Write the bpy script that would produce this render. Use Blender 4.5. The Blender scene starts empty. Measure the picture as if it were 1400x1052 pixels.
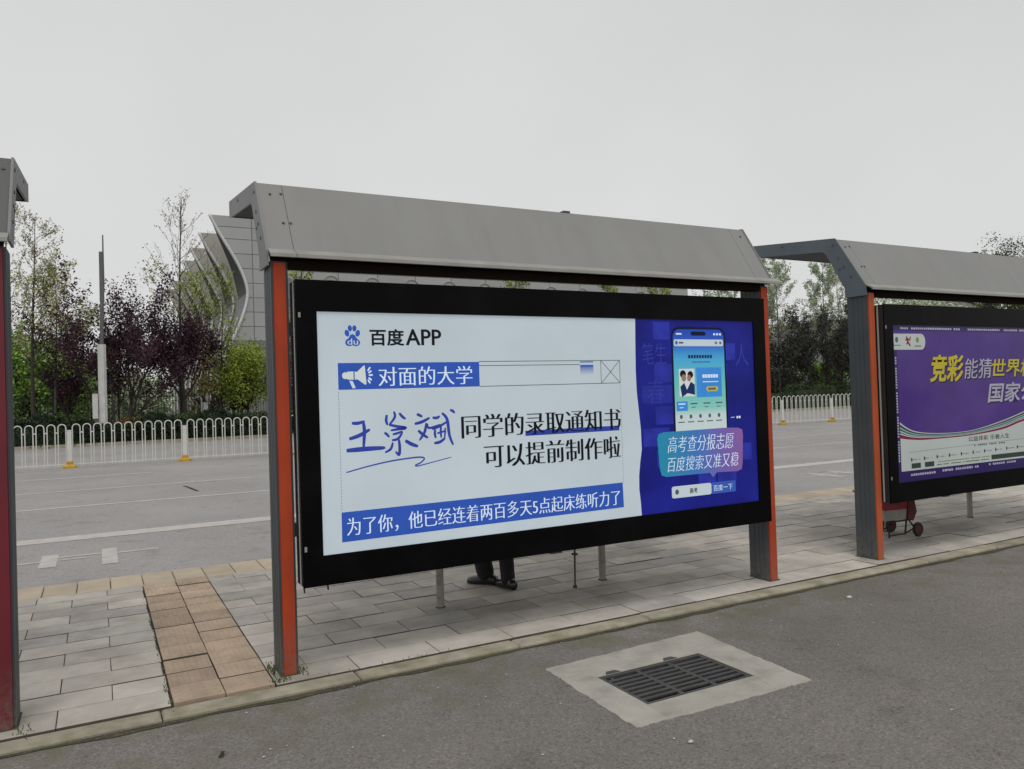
import bpy, bmesh, math, random
import numpy as np
from mathutils import Vector, Matrix

random.seed(7)
RNG = np.random.default_rng(11)
S = bpy.context.scene
COL = S.collection
PI = math.pi

# ------------------------------------------------------------------ camera
cam_d = bpy.data.cameras.new('camera')
cam = bpy.data.objects.new('camera', cam_d)
COL.objects.link(cam)
r_ = Vector((0.88135691, -0.47136464, -0.03202148))
u_ = Vector((0.02155601, -0.02758652, 0.99938697))
f_ = Vector((0.47195905, 0.88150687, 0.01415283))
M = Matrix.Identity(4)
for i in range(3):
    M[i][0] = r_[i]; M[i][1] = u_[i]; M[i][2] = -f_[i]
M[0][3], M[1][3], M[2][3] = 0.0, -4.6704, 1.6
cam.matrix_world = M
cam_d.sensor_width = 36.0
cam_d.lens = 27.256
cam_d.clip_start = 0.05
cam_d.clip_end = 3000
S.camera = cam

# ------------------------------------------------------------------ world: overcast
SUN_EL, SUN_AZ = math.radians(66), math.radians(200)
w = bpy.data.worlds.new('World'); S.world = w
w.use_nodes = True
nt = w.node_tree; nt.nodes.clear()
out = nt.nodes.new('ShaderNodeOutputWorld')
bg = nt.nodes.new('ShaderNodeBackground'); bg.inputs['Strength'].default_value = 0.113
sky = nt.nodes.new('ShaderNodeTexSky'); sky.sky_type = 'NISHITA'; sky.sun_disc = False
sky.sun_elevation = SUN_EL; sky.sun_rotation = SUN_AZ
sky.air_density = 1.0; sky.dust_density = 6.0; sky.ozone_density = 1.0
hs = nt.nodes.new('ShaderNodeHueSaturation'); hs.inputs['Saturation'].default_value = 0.04
hs.inputs['Value'].default_value = 1.0
tc = nt.nodes.new('ShaderNodeTexCoord')
sep = nt.nodes.new('ShaderNodeSeparateXYZ')
ramp = nt.nodes.new('ShaderNodeValToRGB')          # even cloud layer, a little brighter towards the horizon
ramp.color_ramp.elements[0].position = 0.0; ramp.color_ramp.elements[0].color = (7.0, 7.03, 7.05, 1)
ramp.color_ramp.elements[1].position = 0.75; ramp.color_ramp.elements[1].color = (5.3, 5.33, 5.4, 1)
e = ramp.color_ramp.elements.new(0.3); e.color = (6.35, 6.38, 6.4, 1)
ns = nt.nodes.new('ShaderNodeTexNoise'); ns.inputs['Scale'].default_value = 1.9; ns.inputs['Detail'].default_value = 6
nr = nt.nodes.new('ShaderNodeMapRange'); nr.inputs['From Min'].default_value = 0.3; nr.inputs['From Max'].default_value = 0.7; nr.inputs['To Min'].default_value = 0.94; nr.inputs['To Max'].default_value = 1.05
mul = nt.nodes.new('ShaderNodeMix'); mul.data_type = 'RGBA'; mul.blend_type = 'MULTIPLY'; mul.inputs[0].default_value = 1.0
mix = nt.nodes.new('ShaderNodeMix'); mix.data_type = 'RGBA'; mix.inputs[0].default_value = 0.9
L = nt.links.new
L(sky.outputs[0], hs.inputs['Color'])
L(tc.outputs['Generated'], sep.inputs[0]); L(sep.outputs['Z'], ramp.inputs[0])
L(tc.outputs['Generated'], ns.inputs['Vector']); L(ns.outputs['Fac'], nr.inputs['Value'])
L(ramp.outputs[0], mul.inputs[6]); L(nr.outputs[0], mul.inputs[7])
L(hs.outputs[0], mix.inputs[6]); L(mul.outputs[2], mix.inputs[7])
L(mix.outputs[2], bg.inputs['Color']); L(bg.outputs[0], out.inputs['Surface'])

sd = bpy.data.lights.new('sun', 'SUN'); sd.energy = 0.95; sd.angle = math.radians(24); sd.color = (1.0, 0.97, 0.93)
sun = bpy.data.objects.new('sun', sd); COL.objects.link(sun)
sun.rotation_euler = (PI / 2 - SUN_EL, 0, -SUN_AZ + PI)
S.view_settings.view_transform = 'Standard'
S.view_settings.look = 'None'
S.view_settings.exposure = 0.0
S.view_settings.gamma = 1.0
S.view_settings.use_curve_mapping = False

# ------------------------------------------------------------------ materials
def lin(c):
    return tuple(((x / 255) / 12.92 if x <= 10 else (((x / 255) + .055) / 1.055) ** 2.4) for x in c) + (1,)

def mat(name, col, rough=0.7, var=0.12, scale=3.0, bump=0.0, bscale=60.0, metal=0.0, coat=0.0, col2=None,
        blotch=None, island=0.0, spec=0.5, emit=0.0, detail=6.0, streak=None, splash=None):
    """col in linear base colour; var = brightness variation by noise; island = variation per loose piece / object"""
    m = bpy.data.materials.new(name); m.use_nodes = True
    t = m.node_tree; n = t.nodes; b = n['Principled BSDF']
    b.inputs['Roughness'].default_value = rough; b.inputs['Metallic'].default_value = metal
    b.inputs['Specular IOR Level'].default_value = spec
    b.inputs['Coat Weight'].default_value = coat; b.inputs['Coat Roughness'].default_value = 0.06
    co = n.new('ShaderNodeNewGeometry')
    c = tuple(col[:3]) + (1,)
    def mixc(a, bb, fac, mode='MIX'):
        x = n.new('ShaderNodeMix'); x.data_type = 'RGBA'; x.blend_type = mode
        for sock, v in ((x.inputs[6], a), (x.inputs[7], bb)):
            if isinstance(v, tuple): sock.default_value = v
            else: t.links.new(v, sock)
        if isinstance(fac, float): x.inputs[0].default_value = fac
        else: t.links.new(fac, x.inputs[0])
        return x.outputs[2]
    def noise(sc, det=detail, rg=0.55):
        x = n.new('ShaderNodeTexNoise'); x.inputs['Scale'].default_value = sc; x.inputs['Detail'].default_value = det
        x.inputs['Roughness'].default_value = rg
        t.links.new(co.outputs['Position'], x.inputs['Vector']); return x.outputs['Fac']
    def rmap(v, a, bb, lo=0.3, hi=0.7):
        x = n.new('ShaderNodeMapRange'); x.inputs['From Min'].default_value = lo; x.inputs['From Max'].default_value = hi
        x.inputs['To Min'].default_value = a; x.inputs['To Max'].default_value = bb
        t.links.new(v, x.inputs['Value']); return x.outputs[0]
    cur = c
    if col2 is not None:
        cur = mixc(cur, tuple(col2[:3]) + (1,), rmap(noise(scale * .6), 0, 1))
    if blotch:                                     # (colour, scale, lo, hi, amount)
        bc, bs, lo, hi, am = blotch
        cur = mixc(cur, tuple(bc[:3]) + (1,), rmap(noise(bs, 8, .6), 0, am, lo, hi))
    if var > 0:
        cur = mixc(cur, rmap(noise(scale), 1 - var, 1 + var), 1.0, 'MULTIPLY')
    if streak:                                     # run-off marks: (colour, amount, across, down)
        mp = n.new('ShaderNodeMapping'); mp.inputs['Scale'].default_value = (streak[2], streak[3], streak[3])
        t.links.new(co.outputs['Position'], mp.inputs['Vector'])
        x = n.new('ShaderNodeTexNoise'); x.inputs['Scale'].default_value = 1.0; x.inputs['Detail'].default_value = 7; x.inputs['Roughness'].default_value = .65
        t.links.new(mp.outputs[0], x.inputs['Vector'])
        cur = mixc(cur, tuple(streak[0][:3]) + (1,), rmap(x.outputs['Fac'], 0, streak[1], .48, .72))
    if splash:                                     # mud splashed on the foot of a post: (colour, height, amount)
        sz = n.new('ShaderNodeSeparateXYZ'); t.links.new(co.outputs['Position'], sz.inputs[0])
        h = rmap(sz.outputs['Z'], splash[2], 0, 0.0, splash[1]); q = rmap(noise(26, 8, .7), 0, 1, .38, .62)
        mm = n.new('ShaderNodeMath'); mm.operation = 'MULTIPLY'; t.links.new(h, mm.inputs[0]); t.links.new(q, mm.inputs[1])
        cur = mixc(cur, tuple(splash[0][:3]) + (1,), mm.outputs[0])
    if island > 0:
        if island >= 1:
            oi = n.new('ShaderNodeObjectInfo'); v = oi.outputs['Random']; island -= 1
        else: v = co.outputs['Random Per Island']
        cur = mixc(cur, rmap(v, 1 - island, 1 + island, 0, 1), 1.0, 'MULTIPLY')
    if isinstance(cur, tuple): b.inputs['Base Color'].default_value = cur
    else: t.links.new(cur, b.inputs['Base Color'])
    if bump > 0:
        x = n.new('ShaderNodeBump'); x.inputs['Strength'].default_value = bump; x.inputs['Distance'].default_value = 0.01
        t.links.new(noise(bscale, 4), x.inputs['Height']); t.links.new(x.outputs[0], b.inputs['Normal'])
    if emit > 0:
        if isinstance(cur, tuple): b.inputs['Emission Color'].default_value = cur
        else: t.links.new(cur, b.inputs['Emission Color'])
        b.inputs['Emission Strength'].default_value = emit
    return m

def speckled(name, base, dark, light, sc=90, rough=0.9, patch=0.15, psc=0.7, bump=0.6, moss=None):
    m = bpy.data.materials.new(name); m.use_nodes = True
    t = m.node_tree; n = t.nodes; b = n['Principled BSDF']; b.inputs['Roughness'].default_value = rough
    b.inputs['Specular IOR Level'].default_value = 0.2
    g = n.new('ShaderNodeNewGeometry')
    def N(s, d=4):
        x = n.new('ShaderNodeTexNoise'); x.inputs['Scale'].default_value = s; x.inputs['Detail'].default_value = d
        x.inputs['Roughness'].default_value = .6; t.links.new(g.outputs['Position'], x.inputs['Vector']); return x.outputs['Fac']
    def ramp(v, els):
        x = n.new('ShaderNodeValToRGB'); t.links.new(v, x.inputs[0])
        x.color_ramp.elements[0].position = els[0][0]; x.color_ramp.elements[0].color = els[0][1] + (1,)
        x.color_ramp.elements[1].position = els[-1][0]; x.color_ramp.elements[1].color = els[-1][1] + (1,)
        for p, c in els[1:-1]:
            q = x.color_ramp.elements.new(p); q.color = c + (1,)
        return x.outputs[0]
    c1 = ramp(N(sc), [(0.33, dark), (0.47, base), (0.56, base), (0.68, light)])
    k = ramp(N(psc, 6), [(0.3, (1 - patch,) * 3), (0.7, (1 + patch,) * 3)])
    x = n.new('ShaderNodeMix'); x.data_type = 'RGBA'; x.blend_type = 'MULTIPLY'; x.inputs[0].default_value = 1
    t.links.new(c1, x.inputs[6]); t.links.new(k, x.inputs[7]); cur = x.outputs[2]
    y_ = n.new('ShaderNodeMix'); y_.data_type = 'RGBA'; y_.blend_type = 'MULTIPLY'; y_.inputs[0].default_value = 1   # old stains and worn patches
    t.links.new(cur, y_.inputs[6]); t.links.new(ramp(N(2.7, 9), [(0.30, (.80, .79, .78)), (0.42, (1, 1, 1)), (0.60, (1, 1, 1)), (0.72, (1.10, 1.09, 1.07))]), y_.inputs[7]); cur = y_.outputs[2]
    if moss:                                       # growth in a strip beside y = moss[1]
        col, y0, wd = moss
        s = n.new('ShaderNodeSeparateXYZ'); t.links.new(g.outputs['Position'], s.inputs[0])
        mr = n.new('ShaderNodeMapRange'); mr.inputs['From Min'].default_value = y0 - wd; mr.inputs['From Max'].default_value = y0
        t.links.new(s.outputs['Y'], mr.inputs['Value'])
        nn = ramp(N(3.0, 8), [(0.45, (0, 0, 0)), (0.65, (1, 1, 1))])
        mm = n.new('ShaderNodeMath'); mm.operation = 'MULTIPLY'; t.links.new(mr.outputs[0], mm.inputs[0]); t.links.new(nn, mm.inputs[1])
        x = n.new('ShaderNodeMix'); x.data_type = 'RGBA'; x.inputs[7].default_value = col + (1,)
        t.links.new(mm.outputs[0], x.inputs[0]); t.links.new(cur, x.inputs[6]); cur = x.outputs[2]
    t.links.new(cur, b.inputs['Base Color'])
    bp = n.new('ShaderNodeBump'); bp.inputs['Strength'].default_value = bump; bp.inputs['Distance'].default_value = .006
    t.links.new(N(sc * 1.3), bp.inputs['Height']); t.links.new(bp.outputs[0], b.inputs['Normal'])
    return m

def gradient(name, stops, axis='X', rough=0.5, coat=0.0, emit=0.0):
    """flat print whose ink changes over the piece (object's own bounding box)"""
    m = bpy.data.materials.new(name); m.use_nodes = True
    t = m.node_tree; n = t.nodes; b = n['Principled BSDF']; b.inputs['Roughness'].default_value = rough
    b.inputs['Coat Weight'].default_value = coat; b.inputs['Coat Roughness'].default_value = 0.06; b.inputs['Specular IOR Level'].default_value = .12
    tc = n.new('ShaderNodeTexCoord'); s = n.new('ShaderNodeSeparateXYZ'); t.links.new(tc.outputs['Generated'], s.inputs[0])
    r = n.new('ShaderNodeValToRGB'); t.links.new(s.outputs[axis], r.inputs[0])
    r.color_ramp.elements[0].position = stops[0][0]; r.color_ramp.elements[0].color = stops[0][1]
    r.color_ramp.elements[1].position = stops[-1][0]; r.color_ramp.elements[1].color = stops[-1][1]
    for p, c in stops[1:-1]:
        q = r.color_ramp.elements.new(p); q.color = c
    t.links.new(r.outputs[0], b.inputs['Base Color'])
    if emit:
        t.links.new(r.outputs[0], b.inputs['Emission Color']); b.inputs['Emission Strength'].default_value = emit
    return m

MT = {}
MT['asphalt_near'] = speckled('asphalt_near', (.195, .180, .165), (.105, .097, .089), (.29, .275, .255), 85, .92, .17, .45, .9,
                              moss=((.15, .145, .095), -0.3, 1.0))
MT['asphalt_road'] = speckled('asphalt_road', (.325, .313, .306), (.235, .226, .22), (.39, .377, .37), 45, .9, .11, .3, .3)
MT['earth'] = mat('earth', (.07, .065, .035), .95, .3, 2.0, .5, 20, col2=(.035, .06, .02))
MT['mortar'] = mat('mortar', (.07, .066, .05), .95, .25, 8, .4, 60, blotch=((.07, .09, .035), 3, .45, .65, .8))
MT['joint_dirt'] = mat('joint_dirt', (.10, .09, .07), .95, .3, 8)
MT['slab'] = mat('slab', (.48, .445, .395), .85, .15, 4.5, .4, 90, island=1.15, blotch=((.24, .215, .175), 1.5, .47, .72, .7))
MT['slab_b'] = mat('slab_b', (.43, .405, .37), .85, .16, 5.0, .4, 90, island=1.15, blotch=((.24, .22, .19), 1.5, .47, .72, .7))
MT['tactile'] = mat('tactile', (.42, .32, .235), .88, .16, 5.0, .35, 80, island=1.2, blotch=((.34, .27, .19), 3, .5, .7, .6))
MT['buff'] = mat('buff', (.45, .375, .28), .85, .14, 3.0, .3, 80, island=1.10)
MT['kerb'] = mat('kerb', (.36, .325, .25), .9, .22, 6, .5, 70, island=1.1, blotch=((.20, .20, .11), 4, .46, .66, .75))
MT['paint'] = mat('paint', (.50, .47, .44), .8, .10, 6, .1, 60, blotch=((.34, .32, .30), 9, .5, .7, .5))
MT['concrete'] = mat('concrete', (.40, .375, .325), .9, .13, 5, .6, 60, island=1.06, blotch=((.26, .245, .21), 4, .5, .72, .8))
MT['iron'] = mat('iron', (.055, .057, .058), .6, .2, 20, .4, 90, col2=(.075, .07, .062), blotch=((.11, .075, .05), 9, .6, .8, .4))
MT['pit'] = mat('pit', (.004, .004, .004), .95, .2, 4)
MT['steel_face'] = mat('steel_face', (.27, .27, .262), .6, .05, 1.3, .05, 40, spec=.3, blotch=((.27, .255, .235), .8, .5, .75, .6), streak=((.215, .21, .20), .3, 6, .8))
MT['steel_lip'] = mat('steel_lip', (.31, .30, .275), .6, .12, 6, .15, 40)
MT['steel_plate'] = mat('steel_plate', (.10, .125, .15), .5, .12, 3, .06, 40, spec=.5)
MT['steel_end'] = mat('steel_end', (.235, .24, .24), .6, .06, 3, .04, 40, spec=.3)
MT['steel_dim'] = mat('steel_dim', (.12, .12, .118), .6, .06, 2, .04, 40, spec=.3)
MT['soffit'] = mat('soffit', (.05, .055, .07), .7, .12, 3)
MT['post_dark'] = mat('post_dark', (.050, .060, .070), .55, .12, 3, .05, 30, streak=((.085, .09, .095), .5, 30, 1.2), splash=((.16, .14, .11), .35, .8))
MT['beam'] = mat('beam', (.014, .009, .007), .9, .2, 4, spec=.05)
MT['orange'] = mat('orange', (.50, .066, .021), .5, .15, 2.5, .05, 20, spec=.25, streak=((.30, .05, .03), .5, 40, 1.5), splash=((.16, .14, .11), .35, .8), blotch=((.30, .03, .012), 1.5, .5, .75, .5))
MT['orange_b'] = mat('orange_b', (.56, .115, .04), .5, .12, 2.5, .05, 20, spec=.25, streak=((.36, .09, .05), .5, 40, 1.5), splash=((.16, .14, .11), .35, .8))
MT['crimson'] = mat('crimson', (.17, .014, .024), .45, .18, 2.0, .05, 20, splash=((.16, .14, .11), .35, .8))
MT['glass_black'] = mat('glass_black', (.004, .004, .0045), .3, 0, spec=.05, blotch=((.010, .010, .011), 2.5, .5, .75, .6))
MT['rubber'] = mat('rubber', (.02, .02, .02), .7, .1)
MT['cabinet'] = mat('cabinet', (.030, .033, .034), .5, .2, 3)
MT['leg_steel'] = mat('leg_steel', (.33, .30, .27), .5, .15, 5, blotch=((.12, .08, .05), 9, .55, .7, .7))
MT['rust'] = mat('rust', (.11, .075, .035), .7, .3, 20)
MT['screw'] = mat('screw', (.06, .045, .04), .6, .2, 20)
MT['white_rail'] = mat('white_rail', (.66, .66, .62), .45, .08, 4)
MT['yellow_base'] = mat('yellow_base', (.55, .33, .03), .7, .2, 6, island=1.15, blotch=((.2, .12, .04), 8, .5, .7, .6))
MT['fence_iron'] = mat('fence_iron', (.03, .033, .033), .6, .2)
MT['bark'] = mat('bark', (.060, .050, .042), .9, .35, 9, .6, 30)
MT['bark_pale'] = mat('bark_pale', (.11, .10, .085), .9, .3, 9, .5, 30)
def leafm(name, a, b, tr=.25):
    m = mat(name, a, .65, .35, 1.1, 0, col2=b, island=.35, spec=.3)
    return m
MT['leaf_plum'] = leafm('leaf_plum', (.040, .020, .030), (.085, .035, .048))
MT['leaf_plum_r'] = leafm('leaf_plum_r', (.050, .042, .042), (.035, .045, .030))
MT['leaf_ginkgo'] = leafm('leaf_ginkgo', (.42, .46, .17), (.50, .50, .28))
MT['leaf_tan'] = leafm('leaf_tan', (.42, .37, .31), (.36, .36, .20))
MT['leaf_green'] = leafm('leaf_green', (.17, .30, .05), (.30, .44, .10))
MT['leaf_yellow'] = leafm('leaf_yellow', (.32, .40, .05), (.22, .28, .05))
MT['leaf_ochre'] = leafm('leaf_ochre', (.27, .21, .08), (.20, .20, .06))
MT['leaf_far'] = leafm('leaf_far', (.40, .48, .30), (.52, .56, .43))  # haze put into the leaf colour, hence so pale
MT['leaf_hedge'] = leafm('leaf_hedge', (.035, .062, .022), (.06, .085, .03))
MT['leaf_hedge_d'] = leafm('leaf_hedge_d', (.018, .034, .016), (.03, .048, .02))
MT['leaf_orange'] = leafm('leaf_orange', (.26, .11, .035), (.16, .10, .03))
MT['leaf_dark'] = leafm('leaf_dark', (.05, .085, .03), (.08, .10, .035))
MT['grass'] = leafm('grass', (.09, .13, .03), (.12, .13, .05))
MT['wall'] = mat('wall', (.42, .42, .42), .6, .05, .25, island=1.05)
MT['wall_warm'] = mat('wall_warm', (.42, .40, .36), .6, .05, .25)
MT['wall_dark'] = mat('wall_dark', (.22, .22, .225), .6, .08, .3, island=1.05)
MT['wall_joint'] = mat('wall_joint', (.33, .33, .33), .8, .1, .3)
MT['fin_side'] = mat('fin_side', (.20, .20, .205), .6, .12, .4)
MT['louvre_shaded'] = mat('louvre_shaded', (.016, .016, .018), .6, .12, .4)
MT['trim'] = mat('trim', (.68, .68, .68), .5, .05, .4)
MT['arch_dark'] = mat('arch_dark', (.26, .265, .27), .6, .1)
MT['pole_white'] = mat('pole_white', (.58, .58, .56), .5, .08, 3, blotch=((.35, .34, .32), 2, .55, .75, .5))
MT['pole_grey'] = mat('pole_grey', (.12, .12, .125), .5, .1, 3)
MT['white_plain'] = mat('white_plain', (.55, .56, .56), .5, .1, 3)
# printed matter (inks)
GL = dict(coat=.06, spec=.12)
MT['print_white'] = mat('print_white', (.50, .58, .63), .45, .07, .8, emit=.38, blotch=((.47, .55, .60), .6, .45, .65, .6), **GL)
MT['ink_blue'] = mat('ink_blue', (.028, .085, .40), .45, .08, 2.0, emit=.42, **GL)
MT['ink_pen'] = mat('ink_pen', (.030, .055, .33), .45, .15, 6, emit=.35, **GL)
MT['ink_black'] = mat('ink_black', (.010, .013, .020), .4, 0, **GL)
MT['ink_thin'] = mat('ink_thin', (.12, .16, .18), .5, 0, **GL)
MT['ink_dot'] = mat('ink_dot', (.20, .24, .32), .5, 0, **GL)
MT['ink_pale'] = mat('ink_pale', (.58, .68, .78), .45, 0, emit=.5, **GL)
MT['ink_cream'] = mat('ink_cream', (.58, .64, .62), .45, 0, emit=.4, **GL)
MT['ink_ultra'] = mat('ink_ultra', (.010, .012, .20), .4, .30, 2.2, emit=.18, col2=(.016, .022, .30), **GL)
MT['ink_ultra_b'] = mat('ink_ultra_b', (.022, .030, .30), .4, .30, 5, emit=.24, col2=(.026, .036, .36), **GL)
MT['ink_ultra_c'] = mat('ink_ultra_c', (.035, .048, .36), .4, .25, 5, emit=.28, **GL)
MT['ink_frame'] = mat('ink_frame', (.004, .010, .045), .3, 0, **GL)
MT['ink_skyblue'] = mat('ink_skyblue', (.04, .22, .60), .4, .1, 6, emit=.45, **GL)
MT['ink_yellow'] = mat('ink_yellow', (.5, .48, .04), .4, 0, emit=.35, **GL)
MT['ink_skin'] = mat('ink_skin', (.40, .25, .18), .4, 0, emit=.1, **GL)
MT['ink_navy'] = mat('ink_navy', (.015, .035, .16), .4, 0, emit=.1, **GL)
MT['ink_mid'] = mat('ink_mid', (.035, .10, .42), .4, 0, emit=.4, **GL)
MT['ink_grey'] = mat('ink_grey', (.12, .16, .20), .4, 0, emit=.05, **GL)
MT['grad_fade'] = gradient('grad_fade', [(0, (.50, .58, .63, 1)), (1, (.04, .10, .36, 1))], 'Z', .45, .05, .38)
MT['grad_bubble'] = gradient('grad_bubble', [(0, (.02, .28, .42, 1)), (.45, (.06, .19, .52, 1)), (.75, (.18, .13, .45, 1)), (1, (.26, .12, .36, 1))], 'X', .45, .05, .28)
MT['grad_phone'] = gradient('grad_phone', [(0, (.50, .58, .60, 1)), (.27, (.48, .58, .58, 1)), (.34, (.20, .50, .45, 1)), (.55, (.12, .45, .42, 1)), (.75, (.06, .34, .58, 1)), (.88, (.03, .10, .48, 1)), (1, (.02, .06, .40, 1))], 'Z', .45, .05, .45)
MT['poster_purple'] = mat('poster_purple', (.062, .022, .23), .35, .25, 1.4, coat=.12, spec=.2, col2=(.10, .042, .30), blotch=((.13, .085, .22), .9, .5, .75, .5))
MT['poster_purple_d'] = mat('poster_purple_d', (.030, .014, .135), .35, .15, 1.4, coat=.12, spec=.2)
MT['poster_white'] = mat('poster_white', (.62, .68, .66), .4, .06, 1.4, coat=.1, spec=.2, emit=.0)
MT['poster_yellow'] = mat('poster_yellow', (.66, .56, .03), .4, .1, 3, coat=.08, spec=.2)
MT['poster_shadow'] = mat('poster_shadow', (.028, .012, .07), .4, 0, coat=.08, spec=.2)
MT['poster_silver'] = mat('poster_silver', (.52, .50, .64), .4, .12, 5, coat=.08, spec=.2)
MT['poster_teal'] = mat('poster_teal', (.03, .20, .22), .4, .1, 5, coat=.08, spec=.2)
MT['poster_red'] = mat('poster_red', (.26, .015, .06), .4, .1, 5, coat=.08, spec=.2)
MT['poster_green'] = mat('poster_green', (.035, .065, .055), .4, 0, coat=.08, spec=.2)
MT['poster_lime'] = mat('poster_lime', (.25, .33, .06), .4, 0, coat=.08, spec=.2)
# person, cart
MT['skin'] = mat('skin', (.38, .22, .15), .55, .08, 8)
MT['trousers'] = mat('trousers', (.010, .010, .012), .85, .2, 20, .3, 80)
MT['jacket'] = mat('jacket', (.03, .035, .05), .85, .2, 20, .3, 80)
MT['hair'] = mat('hair', (.012, .010, .009), .7, .1)
MT['shoe'] = mat('shoe', (.018, .016, .015), .28, .1, coat=.3)
MT['bag_red'] = mat('bag_red', (.25, .010, .026), .7, .2, 8, .2, 50)
MT['bag_dark'] = mat('bag_dark', (.11, .010, .016), .75, .25, 8, .3, 50)
MT['bag_pale'] = mat('bag_pale', (.30, .29, .26), .8, .1, 8)
MT['debris'] = mat('debris', (.02, .017, .013), .8, .2)
MT['pale_stone'] = mat('pale_stone', (.55, .53, .50), .8, .1)

# ------------------------------------------------------------------ helpers
class MB:
    def __init__(s): s.v = []; s.f = []; s.mi = []; s.cur = 0
    def add(s, vs, fs):
        o = len(s.v); s.v += [tuple(v) for v in vs]
        for f in fs: s.f.append(tuple(i + o for i in f)); s.mi.append(s.cur)
    def box(s, x0, x1, y0, y1, z0, z1, ch=0.0):
        if ch <= 0:
            s.add([(x0, y0, z0), (x1, y0, z0), (x1, y1, z0), (x0, y1, z0), (x0, y0, z1), (x1, y0, z1), (x1, y1, z1), (x0, y1, z1)],
                  [(3, 2, 1, 0), (4, 5, 6, 7), (0, 1, 5, 4), (1, 2, 6, 5), (2, 3, 7, 6), (3, 0, 4, 7)])
        else:   # chamfered top edge
            c = ch
            s.add([(x0, y0, z0), (x1, y0, z0), (x1, y1, z0), (x0, y1, z0), (x0, y0, z1 - c), (x1, y0, z1 - c), (x1, y1, z1 - c), (x0, y1, z1 - c),
                   (x0 + c, y0 + c, z1), (x1 - c, y0 + c, z1), (x1 - c, y1 - c, z1), (x0 + c, y1 - c, z1)],
                  [(3, 2, 1, 0), (8, 9, 10, 11), (0, 1, 5, 4), (1, 2, 6, 5), (2, 3, 7, 6), (3, 0, 4, 7),
                   (4, 5, 9, 8), (5, 6, 10, 9), (6, 7, 11, 10), (7, 4, 8, 11)])
        return s
    def tube(s, pts, rad, n=8, cap=True):
        pts = [Vector(p) for p in pts]
        if not hasattr(rad, '__len__'): rad = [rad] * len(pts)
        prev = None; base = len(s.v); vs = []
        for i, p in enumerate(pts):
            d = (pts[min(i + 1, len(pts) - 1)] - pts[max(i - 1, 0)]).normalized()
            if prev is None:
                a = d.orthogonal().normalized()
            else:
                a = (prev - d * prev.dot(d)).normalized()
            prev = a; b = d.cross(a)
            for k in range(n):
                t = 2 * PI * k / n
                vs.append(p + (a * math.cos(t) + b * math.sin(t)) * rad[i])
        fs = []
        for i in range(len(pts) - 1):
            for k in range(n):
                fs.append((i * n + k, i * n + (k + 1) % n, (i + 1) * n + (k + 1) % n, (i + 1) * n + k))
        if cap:
            fs.append(tuple(range(n - 1, -1, -1))); fs.append(tuple((len(pts) - 1) * n + k for k in range(n)))
        s.add(vs, fs); return s
    def prism_x(s, prof, x0, x1, close=True):      # profile in (y,z), extruded along x
        n = len(prof)
        s.add([(x0, y, z) for y, z in prof] + [(x1, y, z) for y, z in prof],
              [(i, (i + 1) % n, n + (i + 1) % n, n + i) for i in range(n if close else n - 1)] + ([tuple(range(n - 1, -1, -1)), tuple(range(n, 2 * n))] if close else []))
        return s
    def prism_y(s, prof, y0, y1):                  # profile in (x,z), extruded along y
        n = len(prof)
        s.add([(x, y0, z) for x, z in prof] + [(x, y1, z) for x, z in prof],
              [(i, (i + 1) % n, n + (i + 1) % n, n + i) for i in range(n)] + [tuple(range(n - 1, -1, -1)), tuple(range(n, 2 * n))])
        return s
    def prism_z(s, prof, z0, z1):
        n = len(prof)
        s.add([(x, y, z0) for x, y in prof] + [(x, y, z1) for x, y in prof],
              [(i, (i + 1) % n, n + (i + 1) % n, n + i) for i in range(n)] + [tuple(range(n - 1, -1, -1)), tuple(range(n, 2 * n))])
        return s
    def flat(s, prof, y):                          # one face in the x-z plane facing -y
        a = 0.0
        for i in range(len(prof)):
            x0, z0 = prof[i]; x1, z1 = prof[(i + 1) % len(prof)]; a += x0 * z1 - x1 * z0
        if a < 0: prof = prof[::-1]
        s.add([(x, y, z) for x, z in prof], [tuple(range(len(prof)))]); return s
    def ball(s, c, r, seg=10, rings=7, sc=(1, 1, 1)):
        vs = []; fs = []
        for i in range(rings + 1):
            ph = PI * i / rings
            for k in range(seg):
                th = 2 * PI * k / seg
                vs.append((c[0] + r * sc[0] * math.sin(ph) * math.cos(th), c[1] + r * sc[1] * math.sin(ph) * math.sin(th), c[2] + r * sc[2] * math.cos(ph)))
        for i in range(rings):
            for k in range(seg):
                fs.append((i * seg + k, (i + 1) * seg + k, (i + 1) * seg + (k + 1) % seg, i * seg + (k + 1) % seg))
        s.add(vs, fs); return s

def wloc(p):
    v = Vector((0, 0, 0))
    while p is not None: v += p.location; p = p.parent
    return v

def obj(name, mb, m, parent=None, label=None, kind=None, smooth=False, recalc=True, mats=None):
    me = bpy.data.meshes.new(name)
    o = wloc(parent)
    me.from_pydata([(v[0] - o.x, v[1] - o.y, v[2] - o.z) for v in mb.v], [], mb.f)
    if recalc:
        bm = bmesh.new(); bm.from_mesh(me); bmesh.ops.recalc_face_normals(bm, faces=bm.faces); bm.to_mesh(me); bm.free()
    for x in (mats or [m]): me.materials.append(MT[x] if isinstance(x, str) else x)
    if mats:
        for i, p in enumerate(me.polygons): p.material_index = mb.mi[i]
    if smooth:
        for p in me.polygons: p.use_smooth = True
    ob = bpy.data.objects.new(name, me); COL.objects.link(ob)
    if parent: ob.parent = parent
    if label: ob['label'] = label
    if kind: ob['kind'] = kind
    return ob

def tag(o, label, cat, group=None):
    o['label'] = label; o['category'] = cat
    if group: o['group'] = group
    return o

def thing(name, label, cat, loc, group=None):
    o = bpy.data.objects.new(name, None); COL.objects.link(o); o.location = loc
    o.empty_display_size = .2
    return tag(o, label, cat, group)

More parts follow.
